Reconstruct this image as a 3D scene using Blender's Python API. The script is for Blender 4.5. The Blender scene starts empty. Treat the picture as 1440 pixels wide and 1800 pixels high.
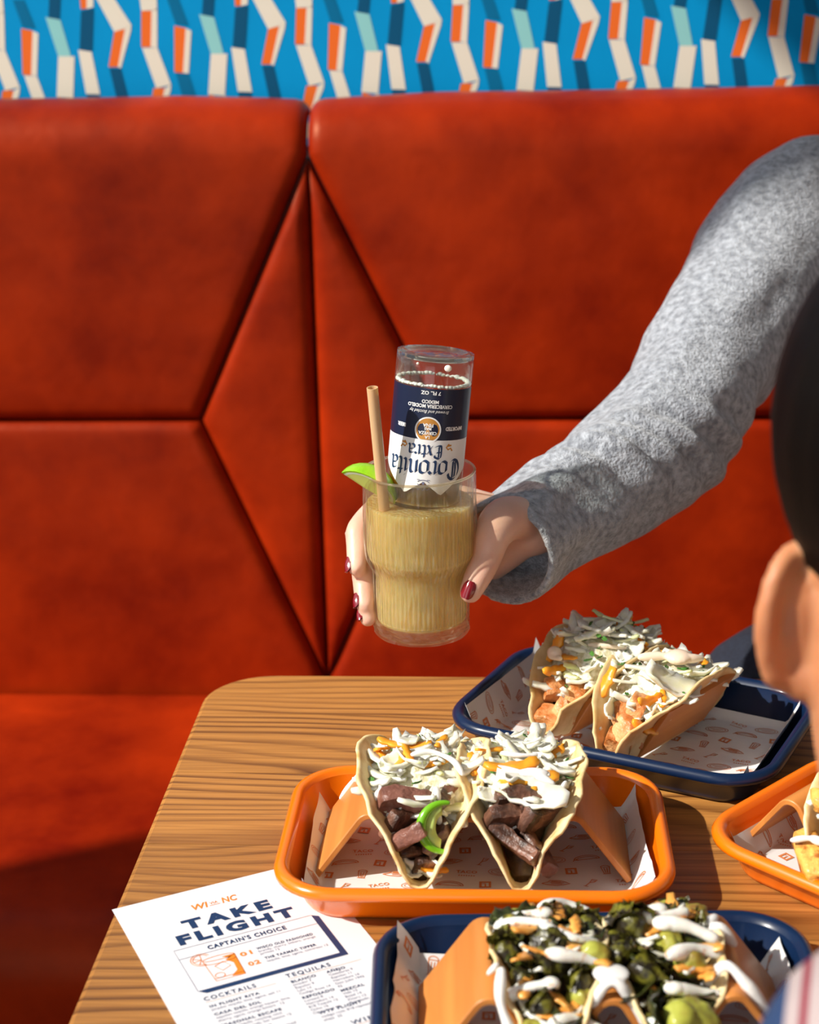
import bpy, bmesh, math, random
from mathutils import Vector, Matrix, noise
from math import sin, cos, pi, radians

S = bpy.context.scene
COL = S.collection

# ------------------------------------------------------------------ camera
PITCH, YAW, ROLL = radians(18.4), radians(3.9), radians(1.2)
fw = Vector((-sin(YAW)*cos(PITCH), cos(YAW)*cos(PITCH), -sin(PITCH)))
r0 = Vector((cos(YAW), sin(YAW), 0)); u0 = r0.cross(fw)
rt = r0*cos(ROLL) - u0*sin(ROLL); up = r0*sin(ROLL) + u0*cos(ROLL)
cam = bpy.data.cameras.new('camera'); camo = bpy.data.objects.new('camera', cam); COL.objects.link(camo)
M = Matrix((rt, up, -fw)).transposed().to_4x4(); M.translation = (0, 0, 1.323)
camo.matrix_world = M
cam.sensor_fit = 'HORIZONTAL'; cam.sensor_width = 36; cam.lens = 75; cam.clip_start = .02
cam.dof.use_dof = True; cam.dof.focus_distance = 1.17; cam.dof.aperture_fstop = 9.5
S.camera = camo

# ------------------------------------------------------------------ light
W = bpy.data.worlds.new('room_daylight'); S.world = W; W.use_nodes = True
bg = W.node_tree.nodes['Background']; bg.inputs[0].default_value = (.93, .96, 1.0, 1); bg.inputs[1].default_value = .95
sl = bpy.data.lights.new('sun', 'SUN'); sl.energy = 5.2; sl.angle = radians(1.0); sl.color = (1, .93, .82)
so = bpy.data.objects.new('sun', sl); COL.objects.link(so); so.location = (-3, 0, 4)
SUN = Vector((.70, .33, -.63)).normalized()
so.rotation_euler = SUN.to_track_quat('-Z', 'Y').to_euler()
S.view_settings.view_transform = 'Standard'; S.view_settings.look = 'None'
S.view_settings.exposure = 0.4; S.view_settings.gamma = 1.0; S.view_settings.use_curve_mapping = False

# ------------------------------------------------------------------ helpers
def mobj(name, verts, faces, mat, parent=None, smooth=True, midx=None, sharp=None):
    me = bpy.data.meshes.new(name)
    me.from_pydata([tuple(v) for v in verts], [], [tuple(f) for f in faces])
    mats = mat if isinstance(mat, (list, tuple)) else [mat]
    for m in mats: me.materials.append(m)
    if midx: me.polygons.foreach_set('material_index', midx)
    if smooth: me.polygons.foreach_set('use_smooth', [True]*len(me.polygons))
    me.update()
    if sharp is not None and smooth: me.set_sharp_from_angle(angle=radians(sharp))
    return link(name, me, parent)

def link(name, me, parent=None):
    o = bpy.data.objects.new(name, me); COL.objects.link(o)
    if parent: o.parent = parent
    return o

def thing(name, label, cat, loc=(0, 0, 0), rotz=0, group=None):
    o = bpy.data.objects.new(name, None); COL.objects.link(o); o.empty_display_size = .02
    o.location = loc; o.rotation_euler = (0, 0, rotz)
    return tag(o, label, cat, group)

def tag(o, label, cat, group=None):
    o['label'] = label; o['category'] = cat
    if group: o['group'] = group
    return o

def struct(o):
    o['kind'] = 'structure'; return o

def fix_normals(me):
    bm = bmesh.new(); bm.from_mesh(me); bmesh.ops.recalc_face_normals(bm, faces=bm.faces[:]); bm.to_mesh(me); bm.free()

def loft(rings, cap0=True, cap1=True, closed=True):
    n = len(rings[0]); V = [p for r in rings for p in r]; Fc = []
    for i in range(len(rings)-1):
        for j in range(n if closed else n-1):
            k = (j+1) % n
            Fc.append((i*n+j, i*n+k, (i+1)*n+k, (i+1)*n+j))
    if cap0: Fc.append(tuple(range(n))[::-1])
    if cap1: Fc.append(tuple((len(rings)-1)*n+j for j in range(n)))
    return V, Fc

class MB:
    """collects geometry of one part"""
    def __init__(s): s.v = []; s.f = []; s.m = []
    def add(s, V, Fc, m=0):
        b = len(s.v); s.v += [Vector(p) for p in V]; s.f += [tuple(i+b for i in f) for f in Fc]; s.m += [m]*len(Fc); return s
    def box(s, a, b, m=0):
        (x0, y0, z0), (x1, y1, z1) = a, b
        return s.add([(x0,y0,z0),(x1,y0,z0),(x1,y1,z0),(x0,y1,z0),(x0,y0,z1),(x1,y0,z1),(x1,y1,z1),(x0,y1,z1)],
                     [(3,2,1,0),(4,5,6,7),(0,1,5,4),(1,2,6,5),(2,3,7,6),(3,0,4,7)], m)
    def build(s, name, mat, parent=None, smooth=True, sharp=None):
        return mobj(name, s.v, s.f, mat, parent, smooth, s.m, sharp)

def frames(pts):
    pts = [Vector(p) for p in pts]; T = []
    for i in range(len(pts)):
        a = pts[max(0, i-1)]; b = pts[min(len(pts)-1, i+1)]; t = (b-a); T.append(t.normalized() if t.length > 1e-9 else Vector((0, 0, 1)))
    n = T[0].orthogonal().normalized(); out = []
    for i, t in enumerate(T):
        n = (n - t*n.dot(t)); n = n.normalized() if n.length > 1e-6 else t.orthogonal().normalized()
        out.append((pts[i], t, n, t.cross(n)))
    return out

def spline(pts, k=6):
    """Catmull-Rom through points of any dimension"""
    P = [tuple(p) for p in pts]; P = [P[0]] + P + [P[-1]]; out = []
    for i in range(1, len(P)-2):
        for j in range(k):
            t = j/k
            out.append(tuple(.5*((2*b) + (-a+c)*t + (2*a-5*b+4*c-d)*t*t + (-a+3*b-3*c+d)*t**3) for a, b, c, d in zip(P[i-1], P[i], P[i+1], P[i+2])))
    out.append(P[-2]); return out

def tube(pts, rad, seg=12, round_ends=True, flat=1.0):
    """swept tube; rad float or list; flat squashes one axis"""
    fr = frames(pts); n = len(fr); R = rad if isinstance(rad, (list, tuple)) else [rad]*n
    rings = []
    def ring(c, a, b, r): return [c + a*(cos(2*pi*j/seg)*r) + b*(sin(2*pi*j/seg)*r*flat) for j in range(seg)]
    if round_ends:
        c, t, a, b = fr[0]
        for q in (1.0, .8, .5, .2):
            rings.append(ring(c - t*(R[0]*sin(q*pi/2)), a, b, max(R[0]*cos(q*pi/2), R[0]*.03)))
    for (c, t, a, b), r in zip(fr, R): rings.append(ring(c, a, b, r))
    if round_ends:
        c, t, a, b = fr[-1]
        for q in (.2, .5, .8, 1.0):
            rings.append(ring(c + t*(R[-1]*sin(q*pi/2)), a, b, max(R[-1]*cos(q*pi/2), R[-1]*.03)))
    return loft(rings)

def ellipsoid(c, r, seg=20, rings=12, rot=None):
    c = Vector(c); V = []; Fc = []
    for i in range(rings+1):
        th = pi*i/rings
        for j in range(seg):
            ph = 2*pi*j/seg
            p = Vector((r[0]*sin(th)*cos(ph), r[1]*sin(th)*sin(ph), r[2]*cos(th)))
            if rot: p = rot @ p
            V.append(c+p)
    for i in range(rings):
        for j in range(seg):
            k = (j+1) % seg; Fc.append((i*seg+j, (i+1)*seg+j, (i+1)*seg+k, i*seg+k))
    return V, Fc

def remeshed(name, mb, mat, parent, voxel, smooth=4, fac=.5):
    """fuse overlapping closed shapes into one continuous surface"""
    me = bpy.data.meshes.new('tmp'); me.from_pydata([tuple(v) for v in mb.v], [], mb.f); me.update(); fix_normals(me)
    o = bpy.data.objects.new('tmp', me); COL.objects.link(o)
    m = o.modifiers.new('r', 'REMESH'); m.mode = 'VOXEL'; m.voxel_size = voxel; m.use_smooth_shade = True
    if smooth:
        m2 = o.modifiers.new('s', 'SMOOTH'); m2.iterations = smooth; m2.factor = fac
    bpy.context.view_layer.update()
    dg = bpy.context.evaluated_depsgraph_get()
    out = bpy.data.meshes.new_from_object(o.evaluated_get(dg)); out.name = name
    bpy.data.objects.remove(o); bpy.data.meshes.remove(me)
    out.materials.clear(); out.materials.append(mat)
    out.polygons.foreach_set('use_smooth', [True]*len(out.polygons))
    return link(name, out, parent)

def text2d(s, size=1.0, bold=0.0, spacing=1.0, align='LEFT'):
    cu = bpy.data.curves.new('t', 'FONT'); cu.body = s; cu.size = size; cu.offset = bold; cu.space_character = spacing
    cu.align_x = align; cu.resolution_u = 3
    o = bpy.data.objects.new('t', cu); COL.objects.link(o); bpy.context.view_layer.update()
    dg = bpy.context.evaluated_depsgraph_get(); me = bpy.data.meshes.new_from_object(o.evaluated_get(dg))
    V = [(v.co.x, v.co.y) for v in me.vertices]; Fc = [tuple(p.vertices) for p in me.polygons]
    bpy.data.objects.remove(o); bpy.data.curves.remove(cu); bpy.data.meshes.remove(me)
    return V, Fc

def strokes(lines, w):
    """flat ribbons along 2D polylines"""
    V = []; Fc = []
    for L in lines:
        b = len(V)
        for i, p in enumerate(L):
            a = L[max(0, i-1)]; c = L[min(len(L)-1, i+1)]; d = Vector((c[0]-a[0], c[1]-a[1]))
            d = d.normalized() if d.length > 1e-9 else Vector((1, 0)); n = Vector((-d.y, d.x))*(w/2)
            V += [(p[0]+n.x, p[1]+n.y), (p[0]-n.x, p[1]-n.y)]
            if i: Fc.append((b+2*i-2, b+2*i-1, b+2*i+1, b+2*i))
    return V, Fc

def nib(lines, w, ang=42):
    """broad-nib pen strokes: black-letter look"""
    n = (cos(radians(ang))*w/2, sin(radians(ang))*w/2); V = []; Fc = []
    for L in lines:
        b = len(V)
        for i, p in enumerate(L):
            V += [(p[0]+n[0], p[1]+n[1]), (p[0]-n[0], p[1]-n[1])]
            if i: Fc.append((b+2*i-2, b+2*i-1, b+2*i+1, b+2*i))
    return V, Fc

def arc(cx, cy, rx, ry, a0, a1, n=16):
    return [(cx+rx*cos(radians(a0+(a1-a0)*i/n)), cy+ry*sin(radians(a0+(a1-a0)*i/n))) for i in range(n+1)]

def nz(p, s, seed=0): return noise.noise(Vector(p)*s + Vector((seed*3.7, seed*1.3, seed*7.1)))

# ------------------------------------------------------------------ materials
def nodes(name):
    m = bpy.data.materials.new(name); m.use_nodes = True; nt = m.node_tree
    return m, nt, nt.nodes['Principled BSDF']

def mat(name, c, rough=.5, c2=None, scale=30, bump=0, bscale=200, coat=0, sss=0, sssr=(1, .4, .2), spec=.5, sheen=0, stretch=(1, 1, 1), thr=(.35, .65), metal=0, detail=4, bdist=.001):
    m, nt, p = nodes(name); L = nt.links
    p.inputs['Base Color'].default_value = (*c, 1); p.inputs['Roughness'].default_value = rough
    p.inputs['Specular IOR Level'].default_value = spec; p.inputs['Metallic'].default_value = metal
    if coat: p.inputs['Coat Weight'].default_value = coat; p.inputs['Coat Roughness'].default_value = .12
    if sheen: p.inputs['Sheen Weight'].default_value = sheen; p.inputs['Sheen Roughness'].default_value = .5
    if sss:
        p.inputs['Subsurface Weight'].default_value = sss; p.inputs['Subsurface Radius'].default_value = sssr; p.inputs['Subsurface Scale'].default_value = .006
    tc = nt.nodes.new('ShaderNodeTexCoord'); mp = nt.nodes.new('ShaderNodeMapping'); mp.inputs['Scale'].default_value = stretch
    L.new(tc.outputs['Object'], mp.inputs['Vector'])
    if c2:
        n = nt.nodes.new('ShaderNodeTexNoise'); n.inputs['Scale'].default_value = scale; n.inputs['Detail'].default_value = detail
        L.new(mp.outputs[0], n.inputs['Vector'])
        r = nt.nodes.new('ShaderNodeValToRGB'); e = r.color_ramp.elements
        e[0].position = thr[0]; e[0].color = (*c, 1); e[1].position = thr[1]; e[1].color = (*c2, 1)
        L.new(n.outputs['Fac'], r.inputs[0]); L.new(r.outputs[0], p.inputs['Base Color'])
    if bump:
        n = nt.nodes.new('ShaderNodeTexNoise'); n.inputs['Scale'].default_value = bscale; n.inputs['Detail'].default_value = 3
        L.new(mp.outputs[0], n.inputs['Vector'])
        b = nt.nodes.new('ShaderNodeBump'); b.inputs['Strength'].default_value = bump; b.inputs['Distance'].default_value = bdist
        L.new(n.outputs['Fac'], b.inputs['Height']); L.new(b.outputs[0], p.inputs['Normal'])
    return m

def wood(name, light, dark, seedoff=0):
    m, nt, p = nodes(name); L = nt.links; N = nt.nodes.new
    tc = N('ShaderNodeTexCoord'); oi = N('ShaderNodeObjectInfo'); va = N('ShaderNodeVectorMath'); va.operation = 'ADD'
    cb = N('ShaderNodeCombineXYZ'); mu = N('ShaderNodeMath'); mu.operation = 'MULTIPLY'; mu.inputs[1].default_value = 3.0
    L.new(oi.outputs['Random'], mu.inputs[0]); L.new(mu.outputs[0], cb.inputs[0]); L.new(mu.outputs[0], cb.inputs[1])
    L.new(tc.outputs['Object'], va.inputs[0]); L.new(cb.outputs[0], va.inputs[1])
    mp = N('ShaderNodeMapping'); mp.inputs['Scale'].default_value = (1.15, 5.5, 1.5); L.new(va.outputs[0], mp.inputs[0])
    nb = N('ShaderNodeTexNoise'); nb.inputs['Scale'].default_value = 1; nb.inputs['Detail'].default_value = 2.5; nb.inputs['Roughness'].default_value = .45; L.new(mp.outputs[0], nb.inputs['Vector'])
    sep = N('ShaderNodeSeparateXYZ'); L.new(va.outputs[0], sep.inputs[0])
    fy = N('ShaderNodeMath'); fy.operation = 'MULTIPLY'; fy.inputs[1].default_value = 76; L.new(sep.outputs[1], fy.inputs[0])
    ph = N('ShaderNodeMath'); ph.operation = 'MULTIPLY_ADD'; ph.inputs[1].default_value = 19; L.new(nb.outputs['Fac'], ph.inputs[0]); L.new(fy.outputs[0], ph.inputs[2])
    w = N('ShaderNodeMath'); w.operation = 'FRACT'; L.new(ph.outputs[0], w.inputs[0])
    r = N('ShaderNodeValToRGB'); e = r.color_ramp.elements; e[0].position = 0; e[0].color = (*dark, 1); e[1].position = .42; e[1].color = (*light, 1)
    q = e.new(.22); q.color = tuple(.55*d+.45*l for d, l in zip(dark, light)) + (1,); q = e.new(.90); q.color = tuple(.15*d+.85*l for d, l in zip(dark, light)) + (1,); q = e.new(1.0); q.color = (*dark, 1)
    L.new(w.outputs[0], r.inputs[0])
    mp3 = N('ShaderNodeMapping'); mp3.inputs['Scale'].default_value = (3, 16, 3); L.new(va.outputs[0], mp3.inputs[0])
    n3 = N('ShaderNodeTexNoise'); n3.inputs['Scale'].default_value = 1; L.new(mp3.outputs[0], n3.inputs['Vector'])
    m3 = N('ShaderNodeMapRange'); m3.inputs[1].default_value = .35; m3.inputs[2].default_value = .65; m3.inputs[3].default_value = .35; m3.inputs[4].default_value = 1; L.new(n3.outputs['Fac'], m3.inputs[0])
    mx3 = N('ShaderNodeMix'); mx3.data_type = 'RGBA'; L.new(m3.outputs[0], mx3.inputs[0]); mx3.inputs[6].default_value = tuple(.12*d+.88*l for d, l in zip(dark, light)) + (1,); L.new(r.outputs[0], mx3.inputs[7])
    mp2 = N('ShaderNodeMapping'); mp2.inputs['Scale'].default_value = (12, 420, 60); L.new(va.outputs[0], mp2.inputs[0])
    n = N('ShaderNodeTexNoise'); n.inputs['Scale'].default_value = 1; n.inputs['Detail'].default_value = 4; L.new(mp2.outputs[0], n.inputs['Vector'])
    
    r2 = N('ShaderNodeValToRGB'); e = r2.color_ramp.elements; e[0].position = .3; e[0].color = (.62, .55, .5, 1); e[1].position = .62; e[1].color = (1.06, 1.06, 1.06, 1)
    L.new(n.outputs['Fac'], r2.inputs[0])
    mx = N('ShaderNodeMix'); mx.data_type = 'RGBA'; mx.blend_type = 'MULTIPLY'; mx.inputs[0].default_value = .75
    L.new(mx3.outputs[2], mx.inputs[6]); L.new(r2.outputs[0], mx.inputs[7])
    hs = N('ShaderNodeHueSaturation'); L.new(mx.outputs[2], hs.inputs['Color'])
    mr = N('ShaderNodeMapRange'); mr.inputs[3].default_value = .85; mr.inputs[4].default_value = 1.12; L.new(oi.outputs['Random'], mr.inputs[0]); L.new(mr.outputs[0], hs.inputs['Value'])
    L.new(hs.outputs[0], p.inputs['Base Color'])
    p.inputs['Roughness'].default_value = .42; p.inputs['Coat Weight'].default_value = .12; p.inputs['Coat Roughness'].default_value = .3
    b = N('ShaderNodeBump'); b.inputs['Strength'].default_value = .25; b.inputs['Distance'].default_value = .0006; L.new(n.outputs['Fac'], b.inputs['Height']); L.new(b.outputs[0], p.inputs['Normal'])
    return m

def thin_glass(name, tint, rough=.02, body=0.0, bump=0, ang=0):
    """thin clear glass: see-through with Fresnel gloss"""
    m = bpy.data.materials.new(name); m.use_nodes = True; nt = m.node_tree; L = nt.links; nt.nodes.clear(); N = nt.nodes.new
    out = N('ShaderNodeOutputMaterial'); tr = N('ShaderNodeBsdfTransparent'); tr.inputs[0].default_value = (*tint, 1)
    gl = N('ShaderNodeBsdfGlossy'); gl.inputs['Roughness'].default_value = rough
    lw = N('ShaderNodeLayerWeight'); lw.inputs[0].default_value = .5
    pw = N('ShaderNodeMath'); pw.operation = 'POWER'; pw.inputs[1].default_value = 4; L.new(lw.outputs['Facing'], pw.inputs[0])
    fr = N('ShaderNodeMath'); fr.operation = 'MULTIPLY_ADD'; fr.inputs[1].default_value = .75; fr.inputs[2].default_value = .045; L.new(pw.outputs[0], fr.inputs[0])
    mx = N('ShaderNodeMixShader'); L.new(fr.outputs[0], mx.inputs[0]); L.new(tr.outputs[0], mx.inputs[1]); L.new(gl.outputs[0], mx.inputs[2])
    if bump:
        tc = N('ShaderNodeTexCoord'); mp = N('ShaderNodeMapping'); mp.inputs['Scale'].default_value = (1, 1, .12); L.new(tc.outputs['Object'], mp.inputs[0])
        n = N('ShaderNodeTexVoronoi'); n.inputs['Scale'].default_value = 330; L.new(mp.outputs[0], n.inputs['Vector'])
        b = N('ShaderNodeBump'); b.inputs['Strength'].default_value = bump; b.inputs['Distance'].default_value = .001
        L.new(n.outputs['Distance'], b.inputs['Height']); L.new(b.outputs[0], gl.inputs['Normal']); L.new(b.outputs[0], lw.inputs['Normal'])
    last = mx
    if body:
        df = N('ShaderNodeBsdfTranslucent'); df.inputs[0].default_value = (.9, .88, .8, 1)
        m2 = N('ShaderNodeMixShader'); m2.inputs[0].default_value = body; L.new(mx.outputs[0], m2.inputs[1]); L.new(df.outputs[0], m2.inputs[2]); last = m2
    L.new(last.outputs[0], out.inputs[0]); return m

def leather(name):
    m, nt, p = nodes(name); L = nt.links; N = nt.nodes.new
    tc = N('ShaderNodeTexCoord')
    n = N('ShaderNodeTexNoise'); n.inputs['Scale'].default_value = 5.5; n.inputs['Detail'].default_value = 6; n.inputs['Roughness'].default_value = .6
    L.new(tc.outputs['Object'], n.inputs['Vector'])
    r = N('ShaderNodeValToRGB'); e = r.color_ramp.elements; e[0].position = .3; e[0].color = (.15, .004, .0008, 1); e[1].position = .75; e[1].color = (.44, .030, .0022, 1)  # mottled reds: leather patina, with patchy lighting put into the colour
    L.new(n.outputs['Fac'], r.inputs[0]); L.new(r.outputs[0], p.inputs['Base Color'])
    p.inputs['Roughness'].default_value = .42; p.inputs['Specular IOR Level'].default_value = .30; p.inputs['Specular Tint'].default_value = (1, .55, .3, 1)
    v = N('ShaderNodeTexVoronoi'); v.inputs['Scale'].default_value = 650; L.new(tc.outputs['Object'], v.inputs['Vector'])
    n3 = N('ShaderNodeTexNoise'); n3.inputs['Scale'].default_value = 14; n3.inputs['Detail'].default_value = 3; L.new(tc.outputs['Object'], n3.inputs['Vector'])
    b = N('ShaderNodeBump'); b.inputs['Strength'].default_value = .12; b.inputs['Distance'].default_value = .0006; L.new(v.outputs['Distance'], b.inputs['Height'])
    b2 = N('ShaderNodeBump'); b2.inputs['Strength'].default_value = .35; b2.inputs['Distance'].default_value = .006; L.new(n3.outputs['Fac'], b2.inputs['Height']); L.new(b.outputs[0], b2.inputs['Normal'])
    L.new(b2.outputs[0], p.inputs['Normal']); return m

def drinkmat(name, col, tw, rough=.25, ribs=0):
    m, nt, p = nodes(name); L = nt.links; N = nt.nodes.new
    p.inputs['Base Color'].default_value = (*col, 1); p.inputs['Roughness'].default_value = rough; p.inputs['IOR'].default_value = 1.4
    p.inputs['Subsurface Weight'].default_value = 1; p.inputs['Subsurface Radius'].default_value = (1, .75, .4); p.inputs['Subsurface Scale'].default_value = .012
    tr = N('ShaderNodeBsdfTranslucent'); tr.inputs[0].default_value = (*col, 1)
    tp = N('ShaderNodeBsdfTransparent'); tp.inputs[0].default_value = (*col, 1)
    m1 = N('ShaderNodeMixShader'); m1.inputs[0].default_value = .45; L.new(p.outputs[0], m1.inputs[1]); L.new(tr.outputs[0], m1.inputs[2])
    m2 = N('ShaderNodeMixShader'); m2.inputs[0].default_value = tw; L.new(m1.outputs[0], m2.inputs[1]); L.new(tp.outputs[0], m2.inputs[2])
    L.new(m2.outputs[0], nt.nodes['Material Output'].inputs[0])
    if ribs:   # the fluted glass wall in front breaks the liquid into short vertical streaks
        tc = N('ShaderNodeTexCoord'); mp = N('ShaderNodeMapping'); mp.inputs['Scale'].default_value = (1, 1, .16); L.new(tc.outputs['Object'], mp.inputs[0])
        v = N('ShaderNodeTexVoronoi'); v.inputs['Scale'].default_value = 420; L.new(mp.outputs[0], v.inputs['Vector'])
        b = N('ShaderNodeBump'); b.inputs['Strength'].default_value = .9; b.inputs['Distance'].default_value = .0022; L.new(v.outputs['Distance'], b.inputs['Height']); L.new(b.outputs[0], p.inputs['Normal']); L.new(b.outputs[0], tr.inputs['Normal'])
        n = N('ShaderNodeTexNoise'); n.inputs['Scale'].default_value = 55; n.inputs['Detail'].default_value = 3; L.new(tc.outputs['Object'], n.inputs['Vector'])
        mr = N('ShaderNodeMapRange'); mr.inputs[1].default_value = .42; mr.inputs[2].default_value = .72; mr.inputs[3].default_value = tw*.35; mr.inputs[4].default_value = tw*1.9; L.new(n.outputs['Fac'], mr.inputs[0]); L.new(mr.outputs[0], m2.inputs[0])
    return m

M_ = {}
M_['leather'] = leather('red_leather')
M_['wood'] = wood('oiled_wood', (.53, .235, .055), (.125, .040, .009))
M_['orange'] = mat('orange_enamel', (.92, .185, .002), .26, coat=.4)
M_['navy'] = mat('navy_enamel', (.004, .016, .055), .32, coat=.15, spec=.3)
M_['holder'] = mat('tan_plastic', (.62, .235, .052), .42, c2=(.50, .175, .036), scale=14, stretch=(9, .35, .6), bump=.15, bscale=40, bdist=.0005)
M_['paper'] = mat('greaseproof_paper', (.78, .76, .75), .6, c2=(.72, .70, .70), scale=25, sss=.15)
M_['print'] = mat('orange_print', (.62, .20, .06), .7)
M_['menu'] = mat('menu_card', (.76, .76, .80), .7, spec=.2)
M_['ink'] = mat('navy_ink', (.008, .035, .11), .5)
M_['inkgrey'] = mat('grey_ink', (.16, .17, .26), .6)
M_['inkor'] = mat('orange_ink', (.90, .25, .02), .5)
M_['hair'] = mat('grey_hair', (.3, .3, .3), .6)
M_['tort'] = mat('corn_tortilla', (.64, .40, .14), .62, c2=(.86, .68, .38), scale=75, thr=(.30, .52), bump=.35, bscale=160, sss=.25, sssr=(1, .7, .3))
M_['tortd'] = mat('griddled_tortilla', (.62, .40, .15), .62, c2=(.82, .62, .34), scale=60, bump=.35, bscale=160, sss=.2, sssr=(1, .7, .3))
M_['cab'] = mat('white_cabbage', (.80, .79, .52), .36, c2=(.90, .88, .76), scale=90, thr=(.32, .55), sss=.5, sssr=(1, .9, .6))
M_['slaw'] = mat('packed_slaw', (.62, .58, .36), .45, c2=(.88, .86, .72), scale=210, bump=1, bscale=420, sss=.3, sssr=(1, .9, .6), thr=(.40, .56))
M_['cabg'] = mat('green_cabbage', (.66, .74, .30), .38, c2=(.86, .86, .60), scale=60, sss=.5, sssr=(.9, 1, .4))
M_['carrot'] = mat('carrot', (.90, .30, .015), .38, c2=(.95, .40, .03), scale=120, sss=.4, sssr=(1, .5, .1))
M_['cil'] = mat('cilantro', (.03, .12, .015), .45, c2=(.08, .22, .03), scale=150)
M_['jal'] = mat('jalapeno_skin', (.16, .44, .012), .22, coat=.3)
M_['jalin'] = mat('jalapeno_flesh', (.55, .66, .18), .4, sss=.4)
M_['steak'] = mat('seared_steak', (.045, .018, .011), .40, c2=(.24, .105, .065), scale=110, bump=1, bscale=420, coat=.06, stretch=(1, 1, .4), thr=(.38, .62))
M_['steakp'] = mat('pink_steak', (.16, .06, .04), .38, c2=(.36, .16, .12), scale=80, bump=1, bscale=420, coat=.06, thr=(.35, .7))
M_['chick'] = mat('grilled_chicken', (.50, .14, .025), .42, c2=(.78, .42, .18), scale=80, bump=1, bscale=380, coat=.05, thr=(.36, .6))
M_['fish'] = mat('spiced_fish', (.45, .13, .015), .45, c2=(.86, .46, .10), scale=130, bump=1, bscale=340, coat=.15, thr=(.36, .52))
M_['sauce'] = mat('white_crema', (.88, .87, .84), .20, sss=.5, sssr=(1, .95, .85), coat=.25)
M_['saucep'] = mat('pink_crema', (.88, .70, .55), .24, sss=.5, sssr=(1, .8, .6), coat=.2)
M_['sauces'] = mat('spiced_crema', (.86, .84, .78), .24, c2=(.62, .28, .12), scale=150, sss=.4, thr=(.60, .72))
M_['sprout'] = mat('roast_sprout', (.018, .013, .005), .30, c2=(.20, .19, .022), scale=130, bump=1, bscale=300, coat=.12, thr=(.46, .70))
M_['sproutl'] = mat('sprout_heart', (.40, .42, .06), .4, c2=(.20, .10, .015), scale=70, bump=.6, bscale=160, coat=.3, thr=(.45, .7))
M_['leafd'] = mat('charred_leaf', (.012, .014, .005), .28, c2=(.06, .072, .012), scale=60, bump=.5, bscale=140, coat=.4)
M_['fried'] = mat('fried_crisp', (.66, .24, .03), .4, c2=(.85, .45, .10), scale=70, bump=.5, bscale=200, coat=.2)
M_['bed'] = mat('dark_filling', (.03, .014, .008), .5, c2=(.10, .05, .02), scale=120, bump=.8, bscale=200)
M_['skin'] = mat('fair_skin', (.80, .50, .38), .42, c2=(.74, .42, .31), scale=35, sss=.35, sssr=(1, .35, .18), bump=.12, bscale=500)
M_['skint'] = mat('tan_skin', (.56, .24, .11), .5, c2=(.48, .19, .085), scale=35, sss=.6, sssr=(1, .3, .14))
M_['nail'] = mat('dark_red_nail', (.20, .004, .012), .12, coat=.8)
M_['knit'] = mat('grey_knit', (.175, .19, .225), .9, c2=(.47, .50, .56), scale=170, bump=1.0, bscale=420, sheen=.5, thr=(.34, .66), bdist=.0025, detail=5)
M_['denim'] = mat('navy_denim', (.006, .009, .02), .85, c2=(.012, .018, .036), scale=300, bump=.4, bscale=600)
M_['darkhair'] = mat('dark_brown_hair', (.0018, .0011, .0008), .6, c2=(.004, .0025, .0015), scale=60, stretch=(1, 1, .1), bump=.6, bscale=300, spec=.08)
M_['black'] = mat('black_paint', (.012, .012, .013), .5)
M_['wallblue'] = mat('blue_wallpaper', (.0, .30, .66), .7, c2=(.0, .28, .62), scale=8, spec=.1)
M_['wpd'] = mat('deep_blue_print', (.004, .085, .19), .7, spec=.1)
M_['wps'] = mat('mid_blue_print', (.002, .15, .32), .7, spec=.1)
M_['wpw'] = mat('cream_print', (.80, .74, .62), .7, spec=.1)
M_['wpo'] = mat('orange_print_wall', (.85, .16, .025), .7, spec=.1)
M_['wpt'] = mat('aqua_print', (.28, .62, .62), .7, spec=.1)
M_['plaster'] = mat('warm_plaster', (.70, .66, .60), .8)
M_['floor'] = wood('floor_wood', (.20, .11, .05), (.09, .045, .02))
M_['white'] = mat('white_print', (.85, .85, .85), .4)
M_['gold'] = mat('gold_print', (.60, .27, .05), .35, metal=.3)
M_['label'] = mat('navy_label', (.010, .016, .045), .3)
M_['limeskin'] = mat('lime_skin', (.20, .50, .005), .3, c2=(.38, .66, .02), scale=40, bump=.5, bscale=500, coat=.3)
M_['limepith'] = mat('lime_pith', (.80, .84, .62), .4, sss=.5)
M_['limeflesh'] = mat('lime_flesh', (.62, .76, .20), .25, sss=.6, coat=.3)
M_['straw'] = mat('beige_straw', (.72, .42, .22), .45, sss=.3, sssr=(1, .6, .3))
M_['glass'] = thin_glass('ribbed_glass', (.96, .95, .90), .06, .06, bump=.8)
M_['rimglass2'] = thin_glass('bottle_heel_glass', (.93, .94, .92), .03, .16)
M_['rimglass'] = thin_glass('glass_rim', (.95, .88, .74), .04, .30)
M_['bottle'] = thin_glass('clear_bottle_glass', (.94, .95, .93), .02, .035)
M_['pane'] = thin_glass('window_glass', (.98, .99, 1))
M_['drink'] = drinkmat('cloudy_drink', (1.0, .76, .37), .12, .10, 1)
M_['beer'] = drinkmat('pale_beer', (.80, .44, .07), .55, .05)
M_['foam'] = mat('beer_foam', (.85, .80, .72), .5, sss=.3)

# ------------------------------------------------------------------ room shell
fl = MB()
struct(fl.build('floor', M_['floor']))
FL = bpy.data.objects['floor']
x = -1.7; k = 0
pm = MB().box((0, 0, -.02), (.128, 4.4, 0)); pme = None
for i in range(28):
    o = pm.build('plank', M_['floor'], FL, smooth=False) if pme is None else link('plank', pme, FL)
    pme = o.data; o.location = (-1.64+i*.13, -2.3, 0)
MB_ = MB().box((-1.7, 2.0, 0), (2.05, 2.12, 3.2)); wb = struct(MB_.build('wall_back', M_['wallblue'], smooth=False))

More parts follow.
